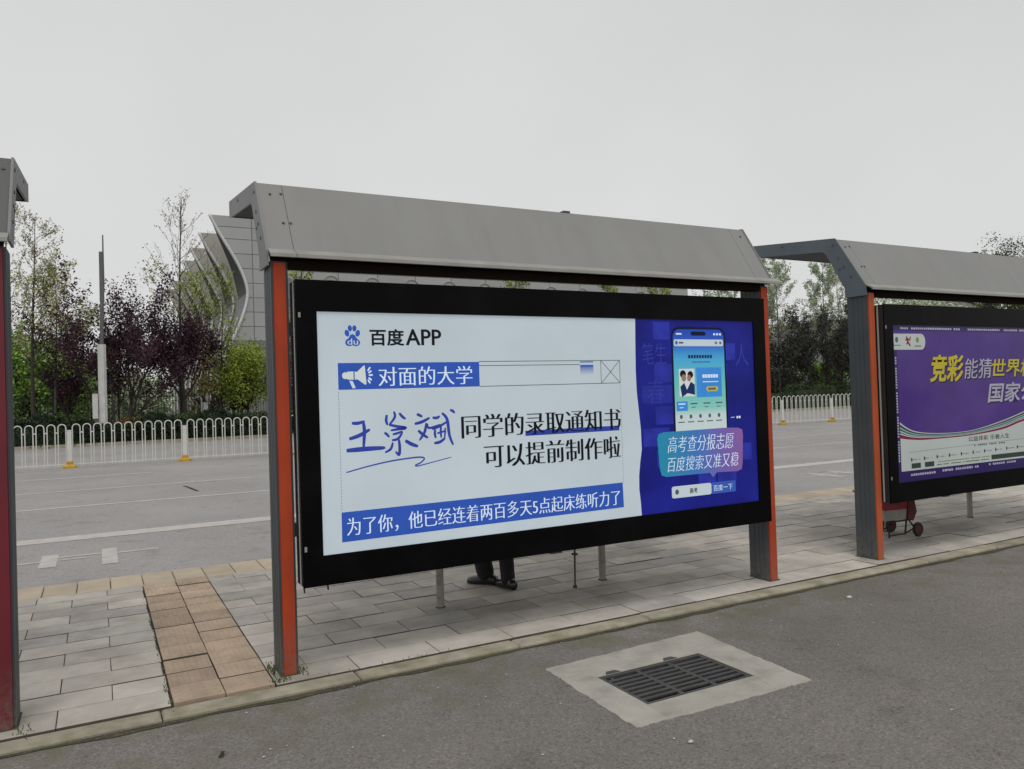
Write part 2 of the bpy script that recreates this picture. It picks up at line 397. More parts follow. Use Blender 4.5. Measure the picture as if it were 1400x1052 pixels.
def dup(o, parent=None, shift=None):
    c = o.copy(); COL.objects.link(c)
    if parent is not None: c.parent = parent
    if shift is not None: c.location = o.location + Vector(shift)
    for ch in list(o.children): dup(ch, c)
    return c

def place(name, src, parent, loc, rotz=0.0, sc=None):
    o = bpy.data.objects.new(name, src); COL.objects.link(o); o.parent = parent
    o.location = loc; o.rotation_euler = (0, 0, rotz)
    if sc: o.scale = sc
    return o

def mesh_from(mb, m, recalc=True):
    t = obj('source', mb, m, recalc=recalc); me = t.data; bpy.data.objects.remove(t); return me

# ------------------------------------------------------------------ ground, road, pavement
SL = -0.036                                        # the far side of the road runs slightly off parallel
mb = MB(); mb.box(-600, 900, -200, 1200, -1.2, -0.70)
g = obj('ground', mb, 'earth', kind='structure')

HX0, HX1, HY0, HY1 = 2.49, 3.235, -1.40, -0.95     # drain opening
mb = MB()
xs = [-40, HX0, HX1, 90]; ys = [-60, HY0, HY1, -0.262]
vs = [(x, y, -0.03) for y in ys for x in xs]
fs = [(j * 4 + i, j * 4 + i + 1, (j + 1) * 4 + i + 1, (j + 1) * 4 + i) for j in range(3) for i in range(3) if not (i == 1 and j == 1)]
mb.add(vs, fs)
yard = obj('asphalt_yard', mb, 'asphalt_near', kind='structure', recalc=False)

mb = MB(); mb.add([(-60, 3.62, -.12), (110, 3.62, -.12), (110, 35.9 + SL * 110, -.12), (-60, 35.9 - SL * 60, -.12)], [(0, 1, 2, 3)])
road = obj('road', mb, 'asphalt_road', kind='structure', recalc=False)
mb = MB(); mb.add([(-60, 36.05 - SL * 60, .02), (110, 36.05 + SL * 110, .02), (500, 400, .0), (-400, 400, .0)], [(0, 1, 2, 3)])
verge = obj('verge', mb, 'earth', kind='structure', recalc=False)
mb = MB()
mb.add([(-60, 35.9 - SL * 60, -.2), (110, 35.9 + SL * 110, -.2), (110, 36.06 + SL * 110, -.2), (-60, 36.06 - SL * 60, -.2),
        (-60, 35.9 - SL * 60, .03), (110, 35.9 + SL * 110, .03), (110, 36.06 + SL * 110, .03), (-60, 36.06 - SL * 60, .03)],
       [(3, 2, 1, 0), (4, 5, 6, 7), (0, 1, 5, 4), (1, 2, 6, 5), (2, 3, 7, 6), (3, 0, 4, 7)])
obj('far_kerb', mb, 'kerb', kind='structure')

def strip(y0, y1, x0, x1, z=-.116, sl=0.0, nm='lane_line'):
    m_ = MB(); m_.add([(x0, y0 + sl * x0, z), (x1, y0 + sl * x1, z), (x1, y1 + sl * x1, z), (x0, y1 + sl * x0, z)], [(0, 1, 2, 3)])
    return obj(nm, m_, 'paint', road, recalc=False)
strip(7.08, 7.50, -60, 110)
strip(11.05, 11.20, -60, 110)
strip(14.15, 14.30, -60, 3.1); strip(14.15, 14.30, 7, 12); strip(14.15, 14.30, 19, 25)
strip(17.75, 17.92, -60, 1.2); strip(17.75, 17.92, 5, 11); strip(16.0, 16.15, 24, 32)
for x in (0, 6.4, 12.8, 19.2):                     # paired crossbars beside the kerb
    strip(5.24, 6.05, -.61 + x, -.44 + x, nm='crossbar')
    strip(5.05, 6.12, .01 + x, .17 + x, nm='crossbar')
    strip(5.60, 5.67, -.95 + x, -.61 + x, nm='crossbar_line')
    strip(5.78, 5.86, -.44 + x, .01 + x, nm='crossbar_line')
    strip(5.60, 5.67, -.44 + x, -.15 + x, nm='crossbar_line')
    strip(5.69, 5.77, .17 + x, .62 + x, nm='crossbar_line')
mb = MB()
cr = [(1.60, 13.4), (1.66, 13.0), (1.70, 12.5), (1.74, 12.1)]
for (a, b) in zip(cr, cr[1:]):
    w0 = .03
    mb.add([(a[0] - w0, a[1], -.1155), (b[0] - w0, b[1], -.1155), (b[0] + w0, b[1], -.1155), (a[0] + w0, a[1], -.1155)], [(0, 3, 2, 1)])
obj('tar_crack', mb, 'debris', road, recalc=False)
strip(21.0, 21.12, -60, 110, sl=SL, nm='faded_yellow_line').data.materials[0] = mat('paint_yellow', (.42, .37, .25), .8, .1)

# pavement body and its slabs
mb = MB(); mb.box(-30, 90, -.135, 3.60, -.60, -.026)
pave = obj('pavement', mb, 'mortar', kind='structure')
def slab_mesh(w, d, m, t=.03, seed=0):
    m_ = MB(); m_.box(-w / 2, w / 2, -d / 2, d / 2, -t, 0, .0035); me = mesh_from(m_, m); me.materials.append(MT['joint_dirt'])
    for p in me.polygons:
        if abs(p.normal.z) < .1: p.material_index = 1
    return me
SW, SD = .523, .27
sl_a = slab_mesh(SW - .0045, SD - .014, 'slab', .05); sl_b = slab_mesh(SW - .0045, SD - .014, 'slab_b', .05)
TX0, TX1 = .325, .862
cands = []
for row in range(12):
    y = -.11 + SD * (row + .5)
    off = .04 if row % 2 else -.22
    for k in range(-12, 80):
        x0 = off + k * SW; x1 = x0 + SW
        if TX0 - .05 < x1 < TX0 + .03: x1 = TX0 - .009
        if TX1 - .03 < x0 < TX1 + .05: x0 = TX1 + .006
        if x1 > TX0 + .02 and x0 < TX1 - .02:
            if x0 < TX0 - .05: cands.append((x0, TX0 - .004, y, 2))
            if x1 > TX1 + .05: cands.append((TX1 + .004, x1, y, 2))
            continue
        cands.append((x0, x1, y, 0 if abs(x1 - x0 - SW) < 1e-6 else 2))
def distc(c): return math.hypot((c[0] + c[1]) / 2 - 1.5, (c[2] + 4.67))
def inview(c): return -0.95 < c[0] < 13
cands.sort(key=lambda c: (not inview(c), distc(c)))
rest = MB(); n_ind = 0
for i, (x0, x1, y, t) in enumerate(cands):
    dz = RNG.normal(0, .0016)
    if i < 272:
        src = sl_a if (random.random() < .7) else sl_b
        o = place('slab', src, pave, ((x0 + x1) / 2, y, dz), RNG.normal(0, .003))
        if t == 2: o.scale = ((x1 - x0) / SW, 1, 1)
        o.rotation_euler.x = RNG.normal(0, .003); o.rotation_euler.y = RNG.normal(0, .002)
    else:
        rest.cur = 0
        rest.box(x0 + .0035, x1 - .0035, y - SD / 2 + .007, y + SD / 2 - .007, -.03, dz, .0035)
o = obj('far_slabs', rest, mat('slab_far', (.465, .435, .385), .85, .11, 2.2, island=.13), pave, kind='stuff')
# tactile strip: two columns of ribbed bricks across the pavement
m_ = MB(); bw, bd = .262, .254
m_.box(-bw / 2, bw / 2, -bd / 2, bd / 2, -.03, 0, .003)
for k in range(4):
    x = -bw / 2 + bw * (k + .5) / 4
    m_.box(x - .017, x + .017, -bd / 2 + .02, bd / 2 - .02, -.001, .005, .004)
tac = mesh_from(m_, 'tactile')
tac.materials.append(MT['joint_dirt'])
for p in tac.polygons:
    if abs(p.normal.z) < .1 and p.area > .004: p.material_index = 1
m_ = MB(); m_.box(-bw / 2, bw / 2, -bd / 2, bd / 2, -.03, 0, .003)
for ix in range(4):
    for iy in range(4):
        m_.ball((-bw / 2 + bw * (ix + .5) / 4, -bd / 2 + bd * (iy + .5) / 4, -.004), .013, 6, 4, (1, 1, .8))
tacd = mesh_from(m_, 'tactile')
for r in range(12):
    y = -.09 + .268 * (r + .5)
    if y > 3.04: break
    for c in (0, 1):
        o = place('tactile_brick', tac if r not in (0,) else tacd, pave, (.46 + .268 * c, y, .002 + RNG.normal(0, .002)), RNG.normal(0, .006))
# buff kerb slabs along the road
m_ = MB(); m_.box(-.1295, .1295, -.272, .272, -.16, 0, .006); buf = mesh_from(m_, 'buff')
restb = MB(); n = 0
for k in range(-10, 300):
    x = -.46 + .2655 * (k + .5)
    if -2.8 < x < 14: place('buff_slab', buf, pave, (x, 3.35, .001 + RNG.normal(0, .0012)))
    else: restb.box(x - .129, x + .129, 3.078, 3.62, -.16, .001, .006)
obj('far_buff_slabs', restb, 'buff', pave, kind='stuff')
# kerb stones on the yard side
m_ = MB(); m_.box(-.522, .522, -.067, .067, -.16, 0, .010); kst = mesh_from(m_, 'kerb')
for k in range(-8, 30):
    x = 1.312 + 1.05 * (k + .5)
    place('kerb_stone', kst, pave, (x, -.186 + RNG.normal(0, .002), -.004 + RNG.normal(0, .003)), RNG.normal(0, .003))

mb = MB(); rr0 = random.Random(9); xs0 = [-6 + .11 * i for i in range(260)]
wv = [(.012 + .03 * abs(math.sin(i * .37) * math.sin(i * .11 + 1)) + rr0.uniform(0, .022)) for i in range(260)]
mb.add([(x, -.250, -.0262) for x in xs0] + [(x, -.262 - q, -.0262) for x, q in zip(xs0, wv)], [(i, 260 + i, 261 + i, i + 1) for i in range(259)])
obj('gutter_dirt', mb, speckled('gutter_dirt', (.075, .066, .045), (.04, .038, .028), (.16, .14, .10), 60, moss=((.09, .11, .045), -.25, .05)), yard, recalc=False)
# leaf litter, small stones
mb = MB()
for i in range(150):
    x = random.uniform(-2, 10); y = -.30 - abs(random.gauss(0, 1.1)); s = random.uniform(.003, .009)
    a = random.uniform(0, PI)
    c, sn = math.cos(a) * s, math.sin(a) * s
    mb.add([(x - c, y - sn, -.026), (x + sn, y - c, -.024), (x + c, y + sn, -.0265), (x - sn, y + c, -.024)], [(0, 1, 2, 3)])
o = obj('grit', mb, 'pale_stone', kind='stuff'); o['label'] = 'small pale grit scattered over the asphalt yard beside the kerb'
o['category'] = 'grit'
mb = MB()
mb.add([(.455, -.835, -.026), (.485, -.815, -.014), (.500, -.79, -.024), (.475, -.805, -.010), (.48, -.838, -.022)], [(0, 1, 3), (1, 2, 3), (0, 4, 1)])
tag(obj('dead_leaf', mb, 'debris', recalc=False), 'dark curled dead leaf lying alone on the asphalt near the lower left', 'leaf')
for (x, y, s, l) in ((5.03, -.62, .02, 'pale pebble on the asphalt right of the drain towards the second shelter'),
                     (2.38, -1.86, .012, 'pale pebble on the asphalt in front of the drain')):
    mb = MB(); mb.ball((x, y, -.022), s, 8, 5, (1.3, .9, .6)); tag(obj('pebble', mb, 'pale_stone', smooth=True), l, 'pebble')

# weeds at post feet and joints
def weeds(name, spots, label, n=60, h=.026):
    m_ = MB()
    for (x, y, rx, ry, k) in spots:
        for i in range(int(n * k)):
            px = x + random.gauss(0, rx); py = y + random.gauss(0, ry); hh = h * random.uniform(.25, 1) ** 1.5
            a = random.uniform(0, 2 * PI); dx, dy = math.cos(a) * hh * .6, math.sin(a) * hh * .6; wv = .0028
            m_.add([(px - wv, py, 0), (px + wv, py, 0), (px + dx * .6 + wv, py + dy * .6, hh * .7), (px + dx, py + dy, hh)], [(0, 1, 2), (0, 2, 3)])
    o = obj(name, m_, 'grass', recalc=False, kind='stuff'); o['label'] = label; o['category'] = 'weeds'
    return o
weeds('weeds', [(.885, .12, .010, .08, 1.6), (.90, -.06, .03, .02, .9), (1.05, .05, .015, .05, .5), (.312, .5, .004, .3, .8), (.312, 1.6, .004, .4, .6), (-.36, -.05, .02, .06, .5), (1.6, -.13, .3, .003, .3)],
      'small green weeds growing in paving joints and round the post feet')

# ------------------------------------------------------------------ drain
dr = thing('storm_drain', 'cast iron storm drain grate set in a square of pale concrete in the asphalt', 'drain', (2.9, -1.15, -.03))
O = [(2.30, -.665), (3.53, -.605), (3.455, -1.635), (2.265, -1.605)]     # outer corners
I = [(2.485, -.945), (3.24, -.945), (3.24, -1.405), (2.485, -1.405)]     # inner corners
def quad_block(ps, z0, z1, nm, m, par, **k):
    m_ = MB(); m_.prism_z(ps, z0, z1); return obj(nm, m_, m, par, **k)
def jag(a, b, n=9, amp=.010, seed=1):
    rr = random.Random(seed); out_ = []
    for i in range(n + 1):
        t = i / n; q = 0 if i in (0, n) else amp
        out_.append((a[0] + (b[0] - a[0]) * t + rr.uniform(-q, q), a[1] + (b[1] - a[1]) * t + rr.uniform(-q, q)))
    return out_
L4 = 4
cz = (-.10, -.0255)
def lerp(a, b, t): return (a[0] + (b[0] - a[0]) * t, a[1] + (b[1] - a[1]) * t)
JL = lerp(O[0], O[3], .27); P3 = lerp(O[2], O[3], .22); P2 = lerp(O[2], O[3], .83)
def jagged(ps, hard, seed):
    out_ = []
    for i, p in enumerate(ps):
        q = ps[(i + 1) % len(ps)]
        out_ += (jag(p, q, 22, .006, seed + i)[:-1] if i in hard else [p])
    cx = sum(p[0] for p in ps) / len(ps); cy = sum(p[1] for p in ps) / len(ps)
    return [(cx + (x - cx) * .993, cy + (y - cy) * .990) for x, y in out_]
for ps, hard in (([JL, O[0], O[1], O[2], P3, I[2], I[1], I[0]], (0, 1, 2, 3)), ([P3, P2, I[3], I[2]], (0,)), ([P2, O[3], JL, I[0], I[3]], (0, 1))):
    quad_block(jagged(ps, hard, int(ps[0][0] * 100)), -.10, -.0255 + RNG.normal(0, .0006), 'concrete_block', 'concrete', dr)
m_ = MB(); m_.prism_z([(2.33, -.70), (3.50, -.64), (3.42, -1.60), (2.29, -1.57)][::-1], -.12, -.0285)
hole = [(2.49, -.952), (3.235, -.952), (3.235, -1.40), (2.49, -1.40)]
m_ = MB()
ou = [(2.32, -.69), (3.51, -.63), (3.43, -1.61), (2.285, -1.58)]
m_.add([(x, y, -.0285) for x, y in ou + hole], [(0, 4, 5, 1), (1, 5, 6, 2), (2, 6, 7, 3), (3, 7, 4, 0)])
obj('joint_filler', m_, 'mortar', dr)
gf = MB(); t_ = .028
gf.box(I[0][0], I[1][0], I[0][1] - t_, I[0][1], -.07, -.0295); gf.box(I[0][0], I[1][0], I[3][1], I[3][1] + t_, -.07, -.0295)
gf.box(I[0][0], I[0][0] + t_, I[3][1] + t_, I[0][1] - t_, -.07, -.0297); gf.box(I[1][0] - t_, I[1][0], I[3][1] + t_, I[0][1] - t_, -.07, -.0297)
obj('grate_frame', gf, 'iron', dr)
for x in (2.60, 3.02):
    m_ = MB(); m_.prism_z([(x - .05, I[0][1] + .001), (x - .03, I[0][1] + .035), (x + .03, I[0][1] + .035), (x + .05, I[0][1] + .001)], -.05, -.022); obj('hinge', m_, 'iron', dr)
gx0, gx1, gy0, gy1 = I[0][0] + t_, I[1][0] - t_, I[3][1] + t_, I[0][1] - t_
for k in (1, 2):
    x = gx0 + (gx1 - gx0) * k / 3; m_ = MB(); m_.box(x - .013, x + .013, gy0, gy1, -.045, -.0305); obj('grate_rib', m_, 'iron', dr)
for k in range(1, 8):
    y = gy0 + (gy1 - gy0) * k / 8; m_ = MB(); m_.box(gx0, gx1, y - .0125, y + .0125, -.042, -.0312); obj('bar', m_, 'iron', dr)
m_ = MB()
px0, px1, py0, py1 = HX0 - .03, HX1 + .03, HY0 - .03, HY1 + .03
m_.add([(px0, py0, -.62), (px1, py0, -.62), (px1, py1, -.62), (px0, py1, -.62), (px0, py0, -.072), (px1, py0, -.072), (px1, py1, -.072), (px0, py1, -.072)],
       [(0, 1, 2, 3), (0, 4, 5, 1), (1, 5, 6, 2), (2, 6, 7, 3), (3, 7, 4, 0)])
obj('pit', m_, 'pit', dr, recalc=False)

# ------------------------------------------------------------------ shelters
X1, XR, WP, PD = .917, 4.855, .099, .221
D = 5.283
def roundrect(x0, x1, z0, z1, r, n=5):
    out_ = []
    for cx, cz_, a0 in ((x1 - r, z1 - r, 0), (x0 + r, z1 - r, 90), (x0 + r, z0 + r, 180), (x1 - r, z0 + r, 270)):
        for k in range(n + 1):
            a = math.radians(a0 + 90 * k / n); out_.append((cx + r * math.cos(a), cz_ + r * math.sin(a)))
    return out_

def shelter(label, om, trim=0.0, over=.055):
    t = thing('bus_shelter', label, 'bus shelter', ((X1 + XR + WP) / 2, .4, 0), 'bus shelters along the pavement')
    C0, C1 = .905, 5.0 - trim
    for px in (X1, XR):
        m_ = MB()    # dark aluminium section with three grooves on each side
        y = 0.012; prof = [(px + .004, y)]
        prof += [(px, y)]
        for gy in (.055, .10, .15):
            prof += [(px, gy), (px + .0035, gy + .003), (px + .0035, gy + .012), (px, gy + .015)]
        prof += [(px, PD), (px + WP, PD)]
        for gy in (.15, .10, .055):
            prof += [(px + WP, gy + .015), (px + WP - .0035, gy + .012), (px + WP - .0035, gy + .003), (px + WP, gy)]
        prof += [(px + WP, y)]
        m_.prism_z(prof, -.01, 2.44)
        p = obj('post', m_, 'post_dark', t)
        m_ = MB(); m_.prism_z([(px + .012, .0125), (px + .015, .0), (px + WP - .015, .0), (px + WP - .012, .0125)], .004, 2.43)
        obj('post_cover', m_, om, p)
        m_ = MB(); m_.box(px - .008, px + WP + .008, -.008, PD + .012, -.008, .005); obj('base_plate', m_, 'mortar', p)
    # sloping front sheet in three lengths, with its turned-out lip
    seams = [C0, 1.058, 4.835, C1 - .002]
    for i in range(3):
        a, b = seams[i] + (.0015 if i else 0), seams[i + 1] - (.0015 if i < 2 else 0)
        m_ = MB()
        m_.prism_x([(.318, 2.978), (.020, 2.513), (-.060, 2.474), (-.060, 2.458), (-.052, 2.458), (-.048, 2.470), (.030, 2.506), (.328, 2.966)], a, b)
        obj('fascia', m_, 'steel_face', t)
        m_ = MB(); m_.prism_x([(.014, 2.5132), (-.061, 2.4765), (-.064, 2.456), (-.060, 2.453), (-.0600, 2.4742), (.0145, 2.5100)], a, b + (over if i == 2 else 0)); obj('lip', m_, 'steel_lip', t)
    for (x, y, z) in ((.976, .268, 2.901), (1.044, .274, 2.910), (1.026, .137, 2.697), (1.070, .139, 2.699), (4.929, .272, 2.908)):
        m_ = MB(); nv = Vector((0, -.843, .538)); c = Vector((x, y, z)); m_.tube([c - nv * .004, c + nv * .004], .009, 8); obj('rivet', m_, 'screw', t)
    # roof deck and soffit
    m_ = MB(); m_.prism_x([(.320, 2.980), (1.345, 3.095), (1.345, 2.985), (1.338, 2.985), (1.338, 3.083), (.322, 2.968)], C0 + .002, C1 - .004); obj('roof', m_, 'steel_face', t)
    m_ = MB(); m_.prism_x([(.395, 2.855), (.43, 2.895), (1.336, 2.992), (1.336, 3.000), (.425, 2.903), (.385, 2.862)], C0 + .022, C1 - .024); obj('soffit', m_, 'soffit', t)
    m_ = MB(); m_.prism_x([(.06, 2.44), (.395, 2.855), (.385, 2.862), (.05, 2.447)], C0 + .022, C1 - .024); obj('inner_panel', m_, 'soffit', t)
    # gusset plates at both ends
    for a, b in ((C0 - .012, C0 + .001), (C1 - .003, C1 + .010)):
        m_ = MB()
        m_.prism_x([(-.004, 2.41), (.002, 2.50), (.014, 2.52), (.316, 2.988), (1.350, 3.103), (1.350, 2.986), (1.25, 2.967), (.455, 2.882), (.418, 2.845), (.225, 2.50), (.221, 2.41)] if a < 2 else [(.0, 2.47), (.014, 2.52), (.316, 2.988), (1.350, 3.103), (1.350, 2.986), (1.25, 2.967), (.455, 2.882), (.418, 2.845), (.20, 2.47)], a, b)
        pl = obj('end_plate', m_, 'steel_end', t)
        s = -1 if a < 2 else 1
        for (y, z) in ((.34, 2.925), (.285, 2.79), (.225, 2.70), (.27, 2.685), (.155, 2.60), (.95, 3.02)):
            m_ = MB(); xb = a - .004 if s < 0 else b
            m_.tube([(xb, y, z), (xb + .004, y, z)], .011, 8); obj('bolt', m_, 'post_dark', pl)
    m_ = MB(); m_.box(X1 + WP + .002, XR - .002, -.006, .09, 2.402, 2.452); obj('beam', m_, 'beam', t)
    m_ = MB(); m_.box(3.19, 3.25, .36, .42, 2.985, 3.008); obj('roof_cap', m_, 'post_dark', t)
    return t

sh = shelter('nearest bus shelter with red-orange posts and grey roof around the blue and white billboard', 'orange')
sh2 = dup(sh, shift=(D, 0, 0)); sh2['label'] = 'second bus shelter on the right with orange posts around the purple billboard'
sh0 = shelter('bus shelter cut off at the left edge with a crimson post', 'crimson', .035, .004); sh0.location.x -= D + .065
def recolour(o, a, b):
    if o.type == 'MESH' and o.data.materials and o.data.materials[0] == MT[a]:
        o.data = o.data.copy(); o.data.materials[0] = MT[b]
    for c in o.children: recolour(c, a, b)
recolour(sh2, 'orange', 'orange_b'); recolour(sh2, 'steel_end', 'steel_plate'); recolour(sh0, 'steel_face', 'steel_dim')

# ------------------------------------------------------------------ billboards
YF = -.0666
FX0, FX1, FZ0, FZ1 = 1.040, 4.826, .509, 2.326
SX0, SX1, SZ0, SZ1 = 1.162, 4.700, .686, 2.138
def billboard(label):
    t = thing('billboard', label, 'billboard', ((FX0 + FX1) / 2, 0, 0), 'billboards in the bus shelters')
    m_ = MB(); m_.box(FX0 + .004, FX1 - .004, YF + .012, .10, FZ0 + .004, FZ1 - .004); obj('cabinet', m_, 'cabinet', t)
    m_ = MB(); y0, y1 = YF, YF + .012
    m_.box(FX0, FX1, y0, y1, SZ1, FZ1); m_.box(FX0, FX1, y0, y1, FZ0, SZ0)
    m_.box(FX0, SX0, y0, y1, SZ0, SZ1); m_.box(SX1, FX1, y0, y1, SZ0, SZ1)
    obj('border', m_, 'glass_black', t)
    m_ = MB(); m_.box(FX0 - .001, FX0 + .003, -.004, .010, FZ0 + .01, FZ1 - .01); obj('edge_strip', m_, 'pole_white', t)
    for z in (.72, 2.1):
        m_ = MB(); m_.box(FX0 + .012, FX0 + .026, YF - .003, YF, z, z + .03); obj('latch', m_, 'leg_steel', t)
    for x in (FX0 + .01, FX0 + .15):
        m_ = MB(); m_.tube([(x, -.03, FZ0 + .01), (x + .004, -.03, FZ0 - .035)], .005, 6); obj('hook', m_, 'cabinet', t)
    # brackets to the shelter posts
    for xa, xb in ((X1 + WP - .004, FX0 + .01), (FX1 - .01, XR + .004)):
        for z in (.8, 2.0):
            m_ = MB(); m_.box(xa, xb, .035, .075, z, z + .08); obj('bracket', m_, 'cabinet', t)
    return t
bb = billboard('glossy black billboard with a blue and white app poster in the nearest shelter')
bb2 = dup(bb, shift=(D, 0, 0)); bb2['label'] = 'black billboard with a purple lottery poster in the right-hand shelter'

TXT_CACHE = {}
def text_mesh(body, off=0.0, shear=0.0):
    c = bpy.data.curves.new('t', 'FONT'); c.body = body; c.offset = off; c.shear = shear; c.resolution_u = 3
    o = bpy.data.objects.new('t', c); COL.objects.link(o)
    dg = bpy.context.evaluated_depsgraph_get(); dg.update()
    me = bpy.data.meshes.new_from_object(o.evaluated_get(dg))
    v = [(p.co.x, p.co.y) for p in me.vertices]; f = [tuple(p.vertices) for p in me.polygons]
    bpy.data.objects.remove(o); bpy.data.curves.remove(c); bpy.data.meshes.remove(me)
    return v, f
def text(body, x0, x1, z0, z1, y, m, par, off=0.0, thick=(), shear=0.0, label=None, X=0.0, vert=False, name='lettering'):
    """letters fitted to a box on the poster; thick = sideways repeats that fatten the upright strokes"""
    v, f = text_mesh(body, off, shear)
    ax = min(p[0] for p in v); bx = max(p[0] for p in v); az = min(p[1] for p in v); bz = max(p[1] for p in v)
    m_ = MB(); em = (z1 - z0)
    for i, (dx, dz) in enumerate([(0, 0)] + list(thick)):
        m_.add([(X + x0 + (p[0] - ax) / (bx - ax) * (x1 - x0) + dx * em, y - i * .00025, z0 + (p[1] - az) / (bz - az) * (z1 - z0) + dz * em) for p in v],
               [tuple(reversed(q)) for q in f] if False else f)
    return obj(name, m_, m, par, recalc=False, label=label)

Y0 = YF + .0095
def layer(k): return Y0 - .0005 * k
def flatp(prof, k, m, par, name, X=0.0, label=None):
    m_ = MB(); m_.flat([(x + X, z) for x, z in prof], layer(k)); return obj(name, m_, m, par, recalc=False, label=label)
def rect(x0, x1, z0, z1, k, m, par, name, X=0.0, label=None):
    return flatp([(x0, z0), (x1, z0), (x1, z1), (x0, z1)], k, m, par, name, X, label)
def ribbon(pts, wd, k, m, par, name, X=0.0):
    m_ = MB(); n = len(pts)
    wd = wd if hasattr(wd, '__len__') else [wd] * n
    L_, R_ = [], []
    for i, p in enumerate(pts):
        a = pts[max(i - 1, 0)]; b = pts[min(i + 1, n - 1)]
        dx, dz = b[0] - a[0], b[1] - a[1]; l = math.hypot(dx, dz) or 1
        L_.append((p[0] + X - dz / l * wd[i] / 2, layer(k), p[1] + dx / l * wd[i] / 2)); R_.append((p[0] + X + dz / l * wd[i] / 2, layer(k), p[1] - dx / l * wd[i] / 2))
    m_.add(L_ + R_, [(n + i, n + i + 1, i + 1, i) for i in range(n - 1)])
    return m_
def strokes(lst, k, m, par, name, X=0.0, label=None):
    tot = MB()
    for j, (pts, wd) in enumerate(lst):
        # smooth
        q = []
        for i in range(len(pts) - 1):
            p0 = pts[max(i - 1, 0)]; p1 = pts[i]; p2 = pts[i + 1]; p3 = pts[min(i + 2, len(pts) - 1)]
            for s in range(5):
                t = s / 5
                q.append(tuple(.5 * ((2 * p1[a]) + (-p0[a] + p2[a]) * t + (2 * p0[a] - 5 * p1[a] + 4 * p2[a] - p3[a]) * t * t + (-p0[a] + 3 * p1[a] - 3 * p2[a] + p3[a]) * t ** 3) for a in (0, 1)))
        q.append(pts[-1]); n = len(q)
        ws = [wd * (.62 + .55 * math.sin(PI * min(1, .12 + .9 * i / n)) - (.25 if i == n - 1 else 0)) for i in range(n)]
        r = ribbon(q, ws, k + .15 * (j % 5), m, par, name, X)
        tot.add(r.v, r.f)
    return obj(name, tot, m, par, recalc=False, label=label)
def ell(cx, cz_, a, b, rot=0, n=16):
    return [(cx + a * math.cos(t) * math.cos(rot) - b * math.sin(t) * math.sin(rot), cz_ + a * math.cos(t) * math.sin(rot) + b * math.sin(t) * math.cos(rot)) for t in [2 * PI * i / n for i in range(n)]]

# --- poster one
poster = rect(SX0, SX1, SZ0, SZ1, 0, 'print_white', bb, 'poster', label='white and blue app advertisement')
# paw logo
for (cx, cz_, a, b, r) in ((1.345, 2.010, .014, .021, .25), (1.364, 2.040, .013, .019, .05), (1.392, 2.040, .013, .019, -.05), (1.412, 2.010, .014, .021, -.3)):
    flatp(ell(cx, cz_, a, b, r), 1, 'ink_blue', poster, 'paw_toe')
flatp([(1.378, 2.006), (1.394, 1.998), (1.404, 1.980), (1.422, 1.966), (1.426, 1.950), (1.418, 1.936), (1.400, 1.931), (1.378, 1.936), (1.356, 1.931), (1.340, 1.936), (1.332, 1.950), (1.336, 1.966), (1.354, 1.980), (1.364, 1.998)], 1, 'ink_blue', poster, 'paw_pad')
text('du', 1.345, 1.413, 1.940, 1.978, layer(2), 'print_white', poster, off=.01)
BOLD = ((.025, 0), (.05, 0), (.025, .03), (.04, .015))
text('百度', 1.486, 1.708, 1.934, 2.037, layer(1), 'ink_black', poster, off=.012, thick=((.03, 0), (.015, .02)))
text('APP', 1.720, 1.958, 1.938, 2.037, layer(1), 'ink_black', poster, off=.0, thick=((.03, 0), (.06, 0), (.03, .03)))
# banner with megaphone
rect(1.283, 2.228, 1.667, 1.829, 1, 'ink_blue', poster, 'banner')
flatp([(1.385, 1.776), (1.400, 1.774), (1.442, 1.812), (1.450, 1.812), (1.458, 1.70), (1.450, 1.694), (1.402, 1.729), (1.385, 1.727)], 2, 'ink_cream', poster, 'megaphone_horn')
flatp([(1.338, 1.776), (1.378, 1.777), (1.378, 1.726), (1.338, 1.729)], 2, 'ink_cream', poster, 'megaphone_body')
flatp(ell(1.326, 1.752, .019, .021), 2, 'ink_cream', poster, 'megaphone_mouthpiece')
flatp([(1.350, 1.722), (1.372, 1.718), (1.390, 1.676), (1.370, 1.674)], 2, 'ink_cream', poster, 'megaphone_grip')
for (a, b) in (((1.468, 1.778), (1.484, 1.803)), ((1.472, 1.766), (1.492, 1.780)), ((1.474, 1.753), (1.500, 1.754)), ((1.472, 1.738), (1.492, 1.722)), ((1.468, 1.726), (1.482, 1.702))):
    strokes([([a, b], .009)], 2, 'ink_pale', poster, 'sound_line')
SER = ((.022, 0), (.044, 0), (.066, 0), (.085, 0))
text('对面的大学', 1.535, 2.172, 1.684, 1.803, layer(2), 'ink_pale', poster, off=-.012, thick=((.02, 0), (.04, 0)))
